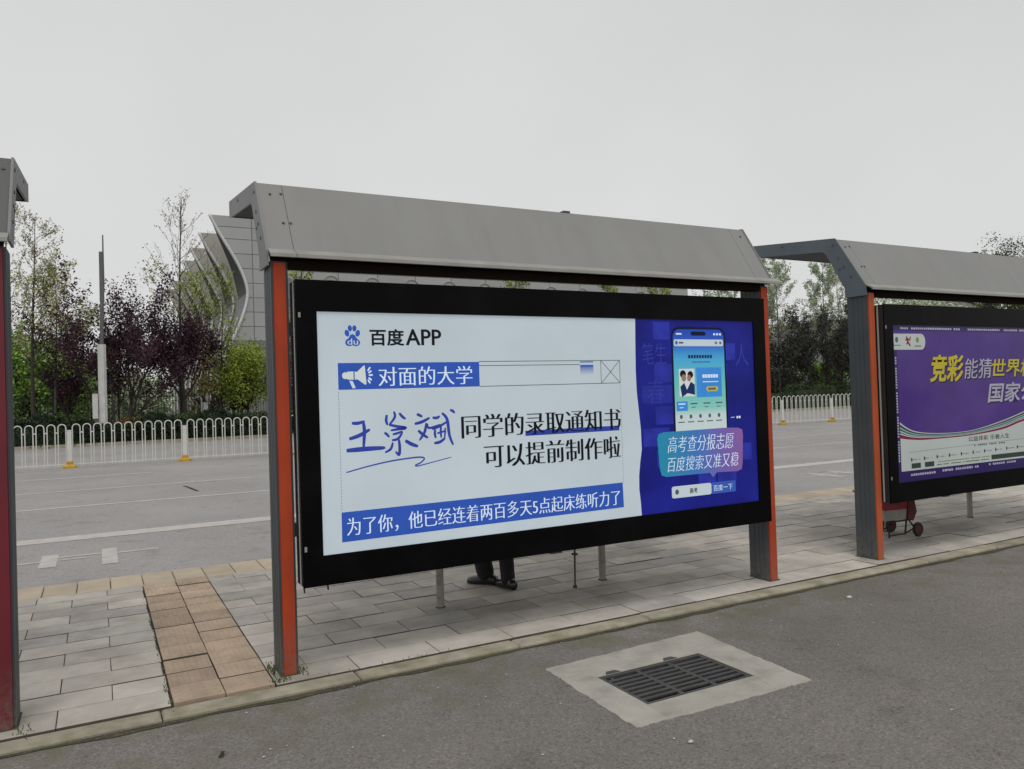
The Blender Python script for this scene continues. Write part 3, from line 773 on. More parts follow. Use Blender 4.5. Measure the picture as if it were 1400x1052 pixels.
# outlined title bar
def linew(pts, wd, k, m, nm='rule'):
    r = ribbon(pts, wd, k, m, None, nm); return obj(nm, r, m, poster, recalc=False)
for p in ([(2.228, 1.8315), (3.366, 1.8315)], [(2.228, 1.804), (3.020, 1.804)], [(2.228, 1.667), (3.366, 1.667)], [(3.199, 1.667), (3.199, 1.831)], [(3.365, 1.667), (3.365, 1.831)],
          [(3.202, 1.669), (3.363, 1.829)], [(3.202, 1.829), (3.363, 1.669)]):
    linew(p, .0045, 1, 'ink_thin')
rect(3.022, 3.134, 1.723, 1.801, 1, 'grad_fade', poster, 'gradient_patch')
rect(3.022, 3.134, 1.818, 1.826, 1.2, 'ink_mid', poster, 'blue_dash')
rect(3.022, 3.134, 1.788, 1.801, 1.4, 'ink_mid', poster, 'blue_dash')
m_ = MB()
for i in range(38):
    z = .945 + i * .0189
    m_.flat([(1.281, z), (1.285, z), (1.285, z + .008), (1.281, z + .008)], layer(1)); m_.flat([(3.362, z), (3.366, z), (3.366, z + .008), (3.362, z + .008)], layer(1))
obj('dotted_rule', m_, 'ink_dot', poster, recalc=False)
# handwritten name: pixel sketch of the strokes at 7.78x turned into metres on the board
def hw(x, z): # local: x 110..1240 -> 1.320..2.03 ; row y 180..830
    return (1.318 + (x - 110) * .000628, 1.527 - (z - 170) * .000560 + 0.0)
HW = [([(175, 285), (235, 288), (305, 270)], 30), ([(290, 280), (298, 380), (285, 560)], 32), ([(145, 455), (250, 420), (355, 360)], 34), ([(115, 578), (300, 572), (505, 572)], 42),
      ([(530, 210), (522, 270), (535, 325)], 26), ([(605, 175), (612, 240), (550, 325)], 24), ([(660, 195), (690, 235), (725, 265)], 26),
      ([(550, 320), (640, 345), (725, 365), (640, 375), (565, 385)], 28), ([(500, 405), (525, 425), (550, 458)], 24), ([(585, 430), (640, 418), (690, 400)], 22), ([(575, 495), (640, 480), (690, 410)], 24),
      ([(648, 490), (655, 580), (645, 660), (610, 620)], 28), ([(585, 520), (560, 590), (500, 625)], 24), ([(715, 505), (780, 550), (850, 580)], 34),
      ([(845, 215), (875, 230), (905, 248)], 26), ([(820, 325), (900, 305), (985, 262)], 28), ([(945, 320), (925, 420), (865, 515)], 26), ([(855, 400), (905, 450), (960, 490)], 28), ([(955, 330), (975, 380), (1100, 345)], 22),
      ([(1015, 262), (1060, 268), (1095, 248)], 26), ([(1005, 395), (1090, 365), (1185, 310)], 24), ([(1040, 400), (1035, 450), (1045, 500)], 24), ([(1105, 370), (1100, 430), (1105, 500)], 22), ([(1060, 445), (1110, 432), (1160, 420)], 18), ([(1150, 385), (1148, 440), (1140, 500)], 18),
      ([(1025, 555), (1090, 545), (1150, 500)], 28), ([(1120, 215), (1175, 290), (1195, 470), (1235, 590)], 30), ([(1210, 185), (1240, 195), (1262, 222)], 26)]
strokes([([hw(*p) for p in pts], wd * .00060) for pts, wd in HW], 1, 'ink_pen', poster, 'handwritten_name', label='handwritten name in blue pen')
strokes([([(1.316, 1.167), (1.46, 1.196), (1.60, 1.217), (1.723, 1.227), (1.800, 1.228), (1.822, 1.216), (1.795, 1.193), (1.763, 1.181), (1.775, 1.174), (1.86, 1.188), (2.010, 1.215)], .0085)], 1, 'ink_pen', poster, 'handwritten_flourish')
rect(2.561, 3.344, 1.322, 1.357, 1, 'ink_pen', poster, 'underline_bar')
text('同学的录取通知书', 2.085, 3.345, 1.330, 1.482, layer(2), 'ink_black', poster, off=-.017, thick=SER)
text('可以提前制作啦', 2.242, 3.336, 1.126, 1.280, layer(2), 'ink_black', poster, off=-.017, thick=SER)
flatp([(1.279, .750), (3.361, .762), (3.357, .942), (1.280, .929)], 1, 'ink_blue', poster, 'banner')
text('为了你，他已经连着两百多天5点起床练听力了', 1.310, 3.325, .782, .892, layer(2), 'ink_pale', poster, off=-.014, thick=((.02, 0), (.04, 0)))
# blue right-hand part
edge = [(3.520, SZ1), (3.514, 1.95), (3.509, 1.75), (3.512, 1.60), (3.525, 1.46), (3.538, 1.32), (3.540, 1.17), (3.522, 1.08), (3.508, .98), (3.505, .88), (3.515, .78), (3.520, SZ0)]
flatp(edge + [(SX1, SZ0), (SX1, SZ1)], 1, 'ink_ultra', poster, 'blue_panel')
rr = random.Random(5)
z = SZ0 + .02; row = 0
while z < SZ1 - .12:
    x = 3.56 + (.0 if row % 2 else .12)
    while x < SX1 - .1:
        wd = rr.uniform(.16, .30)
        if x + wd < SX1 - .02: rect(x, x + wd, z, z + .135, 1.5, 'ink_ultra_b' if rr.random() < .6 else 'ink_ultra', poster, 'brick')
        x += wd + .02
    z += .16; row += 1
for (s, a, b, c, d) in (('笔生', 3.575, 3.80, 1.80, 1.96), ('春', 3.61, 3.77, 1.50, 1.68), ('人', 4.50, 4.64, 1.78, 1.96)):
    text(s, a, b, c, d, layer(1.9), 'ink_ultra_c', poster, off=-.01)
flatp(roundrect(3.850, 4.400, 1.15, 2.083, .075), 2.4, 'ink_frame', poster, 'phone')
flatp(roundrect(3.868, 4.382, 1.15, 2.066, .062), 2.8, 'grad_phone', poster, 'phone_screen')
flatp(roundrect(4.045, 4.195, 2.018, 2.049, .015), 3.2, 'ink_frame', poster, 'phone_camera_bar')
text('9:41', 3.90, 3.955, 2.022, 2.040, layer(3.2), 'ink_pale', poster) if False else rect(3.90, 3.955, 2.024, 2.036, 3.2, 'ink_pale', poster, 'status_mark')
for i in range(3): rect(4.275 + i * .03, 4.295 + i * .03, 2.022, 2.038, 3.2, 'ink_pale', poster, 'status_mark')
flatp(roundrect(3.876, 4.374, 1.936, 1.988, .014), 3.2, 'print_white', poster, 'search_bar')
flatp(ell(3.902, 1.962, .013, .015), 3.6, 'ink_mid', poster, 'paw_mark')
rect(3.925, 3.970, 1.955, 1.969, 3.6, 'ink_grey', poster, 'small_print')
for x in (4.30, 4.345): flatp(ell(x, 1.962, .012, .012), 3.6, 'ink_dot', poster, 'search_icon')
text('2024高考百科', 4.01, 4.26, 1.838, 1.872, layer(3.2), 'ink_navy', poster, off=.004) if False else None
for i in range(9): rect(4.012 + i * .0275, 4.034 + i * .0275, 1.842, 1.868, 3.2, 'ink_navy', poster, 'small_print')
for i in range(8): rect(4.05 + i * .0235, 4.068 + i * .0235, 1.808, 1.818, 3.2, 'ink_mid', poster, 'small_print')
# picture of two students
rect(3.915, 4.07, 1.55, 1.762, 3.2, 'ink_cream', poster, 'photo_card')
flatp(ell(3.955, 1.722, .030, .030), 3.6, 'ink_black', poster, 'picture_hair'); flatp(ell(4.028, 1.716, .028, .028), 3.6, 'ink_black', poster, 'picture_hair')
flatp(ell(3.962, 1.692, .023, .028), 4.0, 'ink_skin', poster, 'picture_face'); flatp(ell(4.014, 1.690, .020, .025), 4.0, 'ink_skin', poster, 'picture_face')
flatp([(3.925, 1.625), (3.965, 1.655), (3.99, 1.600), (4.03, 1.662), (4.068, 1.64), (4.068, 1.56), (3.995, 1.575), (3.94, 1.545)], 3.8, 'ink_navy', poster, 'picture_clothes')
rect(4.088, 4.345, 1.540, 1.770, 3.2, 'ink_skyblue', poster, 'blue_card')
for i in range(6): rect(4.15 + i * .027, 4.172 + i * .027, 1.690, 1.716, 3.6, 'ink_pale', poster, 'small_print')
rect(4.15, 4.31, 1.655, 1.662, 3.6, 'ink_pale', poster, 'small_print')
flatp(roundrect(4.185, 4.305, 1.584, 1.622, .018), 3.6, 'ink_yellow', poster, 'yellow_button')
for i in range(4): rect(4.205 + i * .020, 4.220 + i * .020, 1.594, 1.612, 4.0, 'ink_navy', poster, 'small_print')
rect(3.884, 3.992, 1.440, 1.512, 3.2, 'ink_skyblue', poster, 'blue_tab')
for i, x in enumerate((3.90, 4.02, 4.15, 4.275)):
    rect(x, x + .07, 1.488, 1.498, 3.6, 'ink_grey' if i else 'ink_pale', poster, 'small_print'); rect(x + .01, x + .05, 1.462, 1.468, 3.6, 'ink_grey' if i else 'ink_pale', poster, 'small_print')
for i in range(5):
    x = 3.925 + i * .095
    flatp(ell(x, 1.395, .014, .016), 3.6, 'ink_grey', poster, 'app_icon'); rect(x - .032, x + .032, 1.350, 1.358, 3.6, 'ink_grey', poster, 'small_print')
rect(4.43, 4.47, 1.369, 1.373, 2.4, 'ink_pale', poster, 'small_print')
for i in range(2): rect(4.49 + i * .024, 4.508 + i * .024, 1.361, 1.379, 2.4, 'ink_pale', poster, 'small_print')
b_ = [(3.70, 1.02), (3.715, .965), (3.76, .950), (4.19, .949), (4.222, .911), (4.262, .948), (4.48, .941), (4.525, .955), (4.535, 1.0), (4.550, 1.22), (4.545, 1.27), (4.50, 1.286), (4.36, 1.292), (3.75, 1.287), (3.70, 1.275), (3.686, 1.24)]
flatp(b_, 4.6, 'grad_bubble', poster, 'speech_bubble')
text('高考查分报志愿', 3.782, 4.452, 1.128, 1.250, layer(5.2), 'ink_pale', poster, off=-.014, shear=.22, thick=((.02, 0),))
text('百度搜索又准又稳', 3.775, 4.490, .985, 1.095, layer(5.2), 'ink_pale', poster, off=-.014, shear=.22, thick=((.02, 0),))
flatp(roundrect(3.808, 4.201, .783, .872, .018), 2.4, 'print_white', poster, 'search_box')
flatp(ell(3.858, .828, .018, .020), 3, 'ink_thin', poster, 'paw_mark')
text('高考', 3.982, 4.060, .806, .848, layer(3), 'ink_black', poster, off=.015)
flatp(roundrect(4.202, 4.455, .783, .872, .01), 2.3, 'ink_mid', poster, 'search_button')
text('百度一下', 4.222, 4.420, .803, .850, layer(3), 'ink_pale', poster)

# --- poster two (shifted one bay)
X = 0.0
PX0, PX1 = SX0 + D, SX1 + D
p2 = rect(PX0, PX1, SZ0, SZ1, 0, 'poster_purple', bb2, 'poster', label='purple lottery poster with a white lower part')
rect(PX0, PX1, 2.085, SZ1, 1, 'poster_purple_d', p2, 'top_band')
rect(PX0, PX1, SZ0, .785, 4, 'poster_purple_d', p2, 'bottom_band')
rect(PX0, PX0 + .052, .785, 1.9, 4, 'poster_purple_d', p2, 'side_band')
def curve_pts(lst, n=24):
    xs_ = np.linspace(lst[0][0], lst[-1][0], n); a = np.array(lst)
    # smooth interpolation by polynomial through the points
    return [(float(x), float(z)) for x, z in zip(xs_, np.interp(xs_, a[:, 0], a[:, 1]))]
def smooth(lst, n=5):
    q = []
    for i in range(len(lst) - 1):
        p0 = lst[max(i - 1, 0)]; p1 = lst[i]; p2_ = lst[i + 1]; p3 = lst[min(i + 2, len(lst) - 1)]
        for s in range(n):
            t = s / n
            q.append(tuple(.5 * ((2 * p1[a]) + (-p0[a] + p2_[a]) * t + (2 * p0[a] - 5 * p1[a] + 4 * p2_[a] - p3[a]) * t * t + (-p0[a] + 3 * p1[a] - 3 * p2_[a] + p3[a]) * t ** 3) for a in (0, 1)))
    q.append(lst[-1]); return q
top = smooth([(PX0, 1.27), (6.698, 1.150), (7.144, 1.108), (7.62, 1.116), (8.13, 1.19), (8.49, 1.263), (9.2, 1.41), (PX1, 1.55)])
low = smooth([(PX0, 1.10), (6.693, 1.068), (6.914, 1.058), (7.22, 1.066), (7.62, 1.100), (8.13, 1.165), (8.49, 1.23), (9.2, 1.37), (PX1, 1.50)])
def band(a, b, k, m, nm):
    m_ = MB(); n = len(a); m_.add([(p[0], layer(k), p[1]) for p in a] + [(p[0], layer(k), p[1]) for p in b], [(n + i, n + i + 1, i + 1, i) for i in range(n - 1)])
    return obj(nm, m_, m, p2, recalc=False)
band(low, [(p[0], SZ0) for p in low], 1, 'poster_white', 'white_panel')
def between(t0, t1, k, m):
    band([(a[0], a[1] + (b[1] - a[1]) * t0) for a, b in zip(top, low)], [(a[0], a[1] + (b[1] - a[1]) * t1) for a, b in zip(top, low)], k, m, 'wave_stripe')
between(0, .12, 2, 'poster_white'); between(.12, .30, 2, 'poster_green'); between(.30, .36, 2, 'poster_white'); between(.36, .52, 2, 'poster_teal'); between(.52, .60, 2, 'poster_white')
between(.60, .68, 2, 'poster_teal'); between(.68, .76, 2, 'poster_white'); between(.76, 1.0, 2, 'poster_red')
flatp([(PX0, 1.908), (6.86, 1.908)] + [(6.86 + .058 * math.sin(t), 1.983 - .075 * math.cos(t)) for t in [PI * i / 8 for i in range(9)]] + [(PX0, 2.056)], 2, 'poster_white', p2, 'logo_plate')
flatp(ell(6.50, 2.0, .022, .026), 3, 'ink_thin', p2, 'round_emblem'); rect(6.45, 6.555, 1.945, 1.953, 3, 'ink_dot', p2, 'small_print')
strokes([([(6.64, 2.03), (6.66, 1.99), (6.64, 1.955)], .018), ([(6.625, 2.0), (6.68, 2.005)], .016), ([(6.66, 1.985), (6.695, 1.94)], .016), ([(6.70, 2.03), (6.685, 1.99)], .013)], 3, 'poster_red', p2, 'red_emblem')
flatp(ell(6.80, 2.0, .022, .026), 3, 'poster_lime', p2, 'round_emblem'); rect(6.755, 6.85, 1.937, 1.947, 3, 'ink_grey', p2, 'small_print')
def p2text(s, a, b, c, d, m, sh_=.18, off=.02, thick=()):
    text(s, a + .012, b + .012, c - .012, d - .012, layer(2.4), 'poster_shadow', p2, off=off + .01, shear=sh_, thick=thick)
    text(s, a, b, c, d, layer(3.2), m, p2, off=off, shear=sh_, thick=thick)
p2text('竞彩', 6.965, 7.495, 1.597, 1.857, 'poster_yellow', thick=((.02, 0), (.02, .02)))
p2text('能猜', 7.507, 7.970, 1.622, 1.820, 'poster_silver', off=.0, thick=((.02, 0),))
p2text('世界杯', 7.965, 8.74, 1.628, 1.815, 'poster_yellow', off=.01, thick=((.02, 0),))
p2text('国家公', 7.872, 8.74, 1.374, 1.570, 'poster_silver', off=.01, thick=((.03, 0), (.015, .02)))
text('公益体彩 乐善人生', 7.528, 8.225, 1.004, 1.054, layer(2), 'poster_green', p2, off=.01)
def prints(x0, x1, z, h, k, m, w=.03, gap=.008, seed=1):
    r = random.Random(seed); m_ = MB(); x = x0
    while x < x1:
        ww = w * r.uniform(.6, 1.1); 
        if r.random() > .12: m_.flat([(x, z), (x + ww, z), (x + ww, z + h * r.uniform(.7, 1)), (x, z + h)], layer(k))
        x += ww + gap
    return obj('small_print', m_, m, p2, recalc=False, kind='stuff')
prints(6.557, 7.44, 2.098, .020, 2, 'poster_silver'); prints(7.59, 8.11, 2.098, .020, 2, 'poster_silver', seed=2); prints(8.2, 9.9, 2.098, .02, 2, 'poster_silver', seed=3)
prints(6.60, 6.98, .735, .022, 5, 'poster_silver', seed=4); prints(7.1, 7.65, .742, .022, 5, 'poster_silver', seed=5); prints(7.85, 8.3, .750, .020, 5, 'poster_silver', seed=6); prints(8.5, 9.8, .750, .020, 5, 'poster_silver', seed=7)
m_ = MB()
for i in range(40):
    z = .85 + i * .025
    if i % 9: m_.flat([(6.462, z), (6.482, z), (6.482, z + .016), (6.462, z + .016)], layer(5))
obj('small_print', m_, 'poster_silver', p2, recalc=False)
prints(7.62, 8.15, .955, .014, 2, 'ink_grey', seed=8)
for i in range(12):
    x = 6.64 + i * .19; flatp(ell(x + .01, .885 + i * .002, .012, .018), 2, 'poster_green', p2, 'round_emblem'); prints(x + .03, x + .13, .880 + i * .002, .008, 2, 'ink_thin', .014, .005, 10 + i)
for (a, b) in ((6.645, 6.78), (6.84, 6.98), (7.90, 8.9)):
    rect(a, b, .803, .850, 2, 'poster_green', p2, 'text_plate')
prints(7.02, 7.86, .835, .010, 2, 'poster_lime', .02, .004, 31); prints(7.02, 7.86, .808, .009, 2, 'poster_green', .02, .004, 32)
linew2 = ribbon([(6.62, .955), (8.9, .99)], .003, 2, 'ink_dot', None, 'rule'); obj('rule', linew2, 'ink_dot', p2, recalc=False)

# ------------------------------------------------------------------ benches behind the billboards
def bench(dx, label):
    t = thing('bench', label, 'bench', (3.03 + dx, .86, 0), 'benches inside the shelters')
    for x in (2.28, 3.78):
        m_ = MB(); m_.tube([(x + dx, .86, 0), (x + dx, .86, .43)], .030, 14); lg = obj('leg', m_, 'leg_steel', t, smooth=False)
        m_ = MB(); m_.tube([(x + dx, .86, .001), (x + dx, .86, .006)], .038, 14); obj('foot_plate', m_, 'mortar', lg)
    for k in range(4):
        m_ = MB(); m_.box(1.95 + dx, 4.10 + dx, .71 + k * .08, .775 + k * .08, .435, .462, .004); obj('slat', m_, 'leg_steel', t)
    m_ = MB(); m_.box(2.2 + dx, 3.86 + dx, .83, .89, .40, .434); obj('rail', m_, 'leg_steel', t)
    m_ = MB(); m_.box(3.265 + dx, 3.365 + dx, .83, .90, .285, .399); obj('junction_box', m_, 'pole_grey', t)
    return t
bench(0, 'steel bench on two round legs behind the blue and white billboard')
bench(D - .06, 'steel bench on two round legs behind the purple billboard')
m_ = MB(); m_.tube([(3.436, .76, .0), (3.445, .76, .36), (3.445, .70, .60)], .008, 8); m_.tube([(3.436, .76, .0), (3.436, .76, .02)], .018, 8); m_.box(3.42, 3.458, .735, .775, .27, .285)
tag(obj('rod', m_, 'rust'), 'thin rusty rod standing on the paving just left of the right bench leg', 'rod')

# ------------------------------------------------------------------ seated person (only the feet show under the billboard)
pr = thing('person', 'person in dark trousers and black shoes sitting on the bench behind the billboard', 'person', (2.92, .9, 0))
def skin(nm, verts, edges, radii, m, par, root=0, lv=2):
    me = bpy.data.meshes.new(nm); o = wloc(par)
    me.from_pydata([(v[0] - o.x, v[1] - o.y, v[2] - o.z) for v in verts], edges, [])
    ob = bpy.data.objects.new(nm, me); COL.objects.link(ob)
    ob.modifiers.new('skin', 'SKIN'); sv = me.skin_vertices[0].data
    for i, r in enumerate(radii):
        sv[i].radius = (r, r) if not hasattr(r, '__len__') else r; sv[i].use_root = (i == root)
    s_ = ob.modifiers.new('sub', 'SUBSURF'); s_.levels = lv; s_.render_levels = lv
    dg = bpy.context.evaluated_depsgraph_get(); dg.update()
    nm_ = bpy.data.meshes.new_from_object(ob.evaluated_get(dg)); ob.modifiers.clear(); ob.data = nm_; nm_.name = nm
    nm_.materials.append(MT[m])
    for p in nm_.polygons: p.use_smooth = True
    ob.parent = par; return ob
V = [(2.93, .86, .56), (2.93, .84, .75), (2.93, .86, .98), (2.93, .88, 1.10), (2.93, .90, 1.20), (2.93, .92, 1.33),
     (2.76, .87, 1.05), (2.70, .95, .82), (2.80, 1.15, .72), (3.10, .87, 1.05), (3.17, .95, .82), (3.08, 1.15, .72),
     (2.84, .90, .56), (2.76, 1.31, .50), (2.90, 1.27, .12), (3.02, .90, .56), (3.03, 1.24, .50), (2.965, 1.03, .12)]
E_ = [(0, 1), (1, 2), (2, 3), (3, 4), (4, 5), (2, 6), (6, 7), (7, 8), (2, 9), (9, 10), (10, 11), (0, 12), (12, 13), (13, 14), (0, 15), (15, 16), (16, 17)]
Rr = [.12, .115, .12, .06, .055, .09, .055, .045, .03, .055, .045, .03, .06, .04, .02, .06, .04, .02]
skin('body', V, E_, Rr, 'skin', pr)
skin('jacket', [(2.93, .86, .60), (2.93, .84, .76), (2.93, .86, .99), (2.93, .88, 1.08), (2.76, .87, 1.05), (2.70, .95, .82), (2.78, 1.11, .735), (3.10, .87, 1.05), (3.17, .95, .82), (3.10, 1.11, .735)],
     [(0, 1), (1, 2), (2, 3), (2, 4), (4, 5), (5, 6), (2, 7), (7, 8), (8, 9)], [.15, .145, .15, .075, .078, .062, .05, .078, .062, .05], 'jacket', pr)
skin('trousers', [(2.93, .87, .57), (2.84, .91, .56), (2.76, 1.31, .50), (2.84, 1.30, .28), (2.895, 1.29, .03), (3.02, .91, .56), (3.03, 1.24, .50), (2.99, 1.12, .28), (2.965, 1.04, .02)],
     [(0, 1), (1, 2), (2, 3), (3, 4), (0, 5), (5, 6), (6, 7), (7, 8)], [.14, .10, .085, .080, .082, .10, .080, .068, .062], 'trousers', pr)
m_ = MB(); m_.ball((2.93, .91, 1.36), .105, 14, 10, (.9, 1.0, 1.1)); obj('hair', m_, 'hair', pr, smooth=True)
def shoe(hx, hy, tx, ty):
    d = Vector((tx - hx, ty - hy, 0)); Ls = d.length; d.normalize(); s = Vector((-d.y, d.x, 0)); m_ = MB()
    prof = [(0, .034, .075), (.12, .040, .095), (.3, .044, .10), (.45, .046, .088), (.65, .052, .074), (.82, .050, .066), (.94, .040, .056), (1.0, .020, .036)]
    n = 10; vs = []
    for t, wd, h in prof:
        c = Vector((hx, hy, 0)) + d * Ls * t
        for k in range(n):
            a = 2 * PI * k / n; ca, sa = math.cos(a), math.sin(a)
            z = h * .5 + h * .5 * sa; z = max(z, .004); q = c + s * (wd * (abs(ca) ** .7) * (1 if ca >= 0 else -1))
            vs.append((q.x, q.y, z))
    fs = [(i * n + k, i * n + (k + 1) % n, (i + 1) * n + (k + 1) % n, (i + 1) * n + k) for i in range(len(prof) - 1) for k in range(n)]
    fs += [tuple(range(n - 1, -1, -1)), tuple((len(prof) - 1) * n + k for k in range(n))]
    m_.add(vs, fs); obj('shoe', m_, 'shoe', pr, smooth=True)
shoe(2.945, 1.215, 2.775, 1.435); shoe(2.985, .975, 2.950, 1.225)

# ------------------------------------------------------------------ shopping trolley behind the purple billboard
ct = thing('shopping_trolley', 'red two-wheeled shopping trolley standing beneath the purple billboard beside the post', 'trolley', (7.25, .62, 0))
m_ = MB(); m_.prism_y([(7.00, .31), (7.34, .30), (7.36, .36), (7.37, .85), (7.02, .87), (6.98, .36)], .50, .74); obj('bag', m_, 'bag_red', ct)
m_ = MB(); m_.prism_y([(7.00, .205), (7.33, .195), (7.35, .303), (6.99, .313)], .505, .735); obj('bag_base', m_, 'bag_pale', ct)
m_ = MB(); m_.prism_y([(7.345, .20), (7.43, .17), (7.49, .26), (7.455, .40), (7.42, .62), (7.37, .62)], .49, .73); obj('side_pocket', m_, 'bag_dark', ct)
for y in (.50, .76):
    m_ = MB(); m_.tube([(7.46, y, .09), (7.38, y, .17), (7.40, y, .9), (7.47, y, 1.0)], .009, 8); m_.tube([(7.05, y, .03), (7.05, y, .19), (7.40, y, .185)], .009, 8); m_.tube([(7.30, y, .04), (7.33, y, .19)], .009, 8); m_.tube([(7.05, y, .05), (7.30, y, .05), (7.44, y, .09)], .007, 8)
    obj('frame', m_, 'rubber', ct)
for y in (.475, .785):
    m_ = MB(); pts = [(7.475 + .058 * math.cos(a), y, .078 + .058 * math.sin(a)) for a in [2 * PI * i / 18 for i in range(19)]]; m_.tube(pts, .018, 8, cap=False); wh = obj('wheel', m_, 'rubber', ct, smooth=True)
    m_ = MB(); m_.tube([(7.475, y - .012, .078), (7.475, y + .012, .078)], .045, 16); obj('hub', m_, 'bag_dark', wh)

# ------------------------------------------------------------------ white road railing
RY = 21.62
rl = thing('road_railing', 'white hooped steel railing with yellow feet along the middle of the road', 'railing', (0, RY, -.12))
PS = 3.13; X0R = -.75
m_ = MB(); hp = .0155
arc = [(-.10, 0, .06), (-.10, 0, 1.19)] + [(-.10 * math.cos(a), 0, 1.19 + .10 * math.sin(a)) for a in [PI * i / 8 for i in range(1, 8)]] + [(.10, 0, 1.19), (.10, 0, .06)]
m_.tube(arc, hp, 6); hoopm = mesh_from(m_, 'white_rail')
m_ = MB(); m_.box(-.06, .06, -.05, .05, .10, 1.10); m_.box(-.068, .068, -.058, .058, 1.10, 1.12); pstm = mesh_from(m_, 'white_rail')
m_ = MB(); m_.prism_z([(.22 * math.cos(a), .15 * math.sin(a)) for a in [2 * PI * i / 8 + PI / 8 for i in range(8)]], 0, .05)
m_.add([(-.17, -.12, .05), (.17, -.12, .05), (.17, .12, .05), (-.17, .12, .05), (-.07, -.07, .14), (.07, -.07, .14), (.07, .07, .14), (-.07, .07, .14)], [(0, 1, 5, 4), (1, 2, 6, 5), (2, 3, 7, 6), (3, 0, 4, 7), (4, 5, 6, 7)])
m_.box(-.085, .085, -.085, .085, .138, .20); basm = mesh_from(m_, 'yellow_base')
m_ = MB()
for i in range(12):
    x0 = .045 if i == 0 else (i - .5 + .5 - 0) * 0 + (.045 + (PS - .09) / 11 * (i) - ((PS - .09) / 11 - .20) / 2)
    x1 = x0 + ((PS - .09) / 11 - .20) / (2 if i in (0, 11) else 1)
    if i == 0: x1 = .045 + ((PS - .09) / 11 - .20) / 2
    m_.box(x0 - .01, x1 + .01, -.012, .012, 1.03, 1.065)
m_.box(.045, PS - .045, -.014, .014, .10, .13); railm = mesh_from(m_, 'white_rail')
pitch = (PS - .09) / 11
for p in range(-2, 22):
    x = X0R + p * PS; o = place('post', pstm, rl, (x, SL * x, 0)); place('foot', basm, o, (0, 0, 0))
    q = place('rail', railm, rl, (x, SL * x, 0), math.atan(SL))
    for i in range(11):
        hx = .045 + pitch * (i + .5); xx = x + hx
        if xx < -5.2: continue
        place('hoop', hoopm, rl, (xx, SL * xx, 0), math.atan(SL))

# ------------------------------------------------------------------ vegetation
def leaves(name, pts, k, size, spread, m, par, flatten=1.0, seed=0, kind=None, label=None):
    """k small leaf faces around each given point"""
    rg = np.random.default_rng(seed + 100)
    P = np.asarray(pts, float); P = np.repeat(P, k, axis=0); n = len(P)
    sp = spread if hasattr(spread, '__len__') else (spread, spread, spread * flatten)
    P = P + rg.normal(0, 1, (n, 3)) * np.array(sp)
    a = rg.normal(0, 1, (n, 3)); a /= np.linalg.norm(a, axis=1)[:, None]
    b = rg.normal(0, 1, (n, 3)); b -= (a * b).sum(1)[:, None] * a; b /= np.linalg.norm(b, axis=1)[:, None]
    s = size * rg.uniform(.55, 1.25, n)[:, None]
    v = np.empty((n, 4, 3)); v[:, 0] = P - a * s; v[:, 1] = P + b * s * .55; v[:, 2] = P + a * s; v[:, 3] = P - b * s * .55
    o = wloc(par); v = v.reshape(-1, 3) - np.array([o.x, o.y, o.z])
    me = bpy.data.meshes.new(name); me.vertices.add(n * 4); me.vertices.foreach_set('co', v.ravel())
    me.loops.add(n * 4); me.loops.foreach_set('vertex_index', np.arange(n * 4, dtype=np.int32))
    me.polygons.add(n); me.polygons.foreach_set('loop_start', np.arange(0, n * 4, 4, dtype=np.int32)); me.polygons.foreach_set('loop_total', np.full(n, 4, dtype=np.int32))
    me.update(); me.validate(); me.materials.append(MT[m])
    ob = bpy.data.objects.new(name, me); COL.objects.link(ob)
    if par: ob.parent = par
    if kind: ob['kind'] = kind
    if label: ob['label'] = label
    return ob

def grow(rg, p, d, length, r, depth, segs, tips, up=.15, spread=.6, kids=3, shrink=.66, wob=.12, minr=.006):
    n = max(3, int(length / .35)); pts = [p]; rad = [r]
    for i in range(n):
        d = (d + Vector((rg.gauss(0, wob), rg.gauss(0, wob), rg.gauss(0, wob) + up * .15))).normalized()
        p = p + d * (length / n); pts.append(p); rad.append(max(minr, r * (1 - .62 * (i + 1) / n)))
        if depth <= 1: tips.append((tuple(p), depth))
    segs.append((pts, rad))
    if depth > 0:
        for k in range(kids):
            t = rg.uniform(.3, 1.0) if k < kids - 1 else 1.0
            i = min(n, max(1, int(t * n))); q = pts[i]
            nd = (d + Vector((rg.gauss(0, spread), rg.gauss(0, spread), rg.gauss(0, spread * .5) + up))).normalized()
            grow(rg, q, nd, length * shrink * rg.uniform(.75, 1.2), max(minr, rad[i] * .72), depth - 1, segs, tips, up, spread, kids, shrink, wob, minr)

def wood(name, segs, m, par):
    m_ = MB()
    for pts, rad in segs: m_.tube(pts, rad, 5, cap=False)
    return obj(name, m_, m, par, recalc=False, smooth=True)

def plum(x, y, h, label, seed, stems=5, mat_='leaf_plum', wide=.5, trunk=.0, k=9, group='dark-leaved trees beyond the railing', leafs=.085):
    rg = random.Random(seed); t = thing('plum_tree', label, 'tree', (x, y, 0), group)
    segs = []; tips = []; base = Vector((x, y, 0))
    if trunk > 0: segs.append(([base, base + Vector((.03, 0, trunk * .5)), base + Vector((0, 0, trunk))], [.13, .12, .10]))
    for i in range(stems):
        a = 2 * PI * i / stems + rg.uniform(-.4, .4); ou = wide * rg.uniform(.5, 1.15)
        d = Vector((math.cos(a) * ou, math.sin(a) * ou, 1)).normalized()
        grow(rg, base + Vector((math.cos(a) * .12 * (trunk == 0), math.sin(a) * .12 * (trunk == 0), trunk)), d, (h - trunk) * .42, .075, 3, segs, tips, .22, .42, 3, .64)
    wood('trunk', segs, 'bark', t)
    zt = h * 1.0
    pts = [p for p, dd in tips if p[2] > max(trunk, h * .22)]
    leaves('crown', pts, k, leafs, .17, mat_, t, seed=seed)
    return t

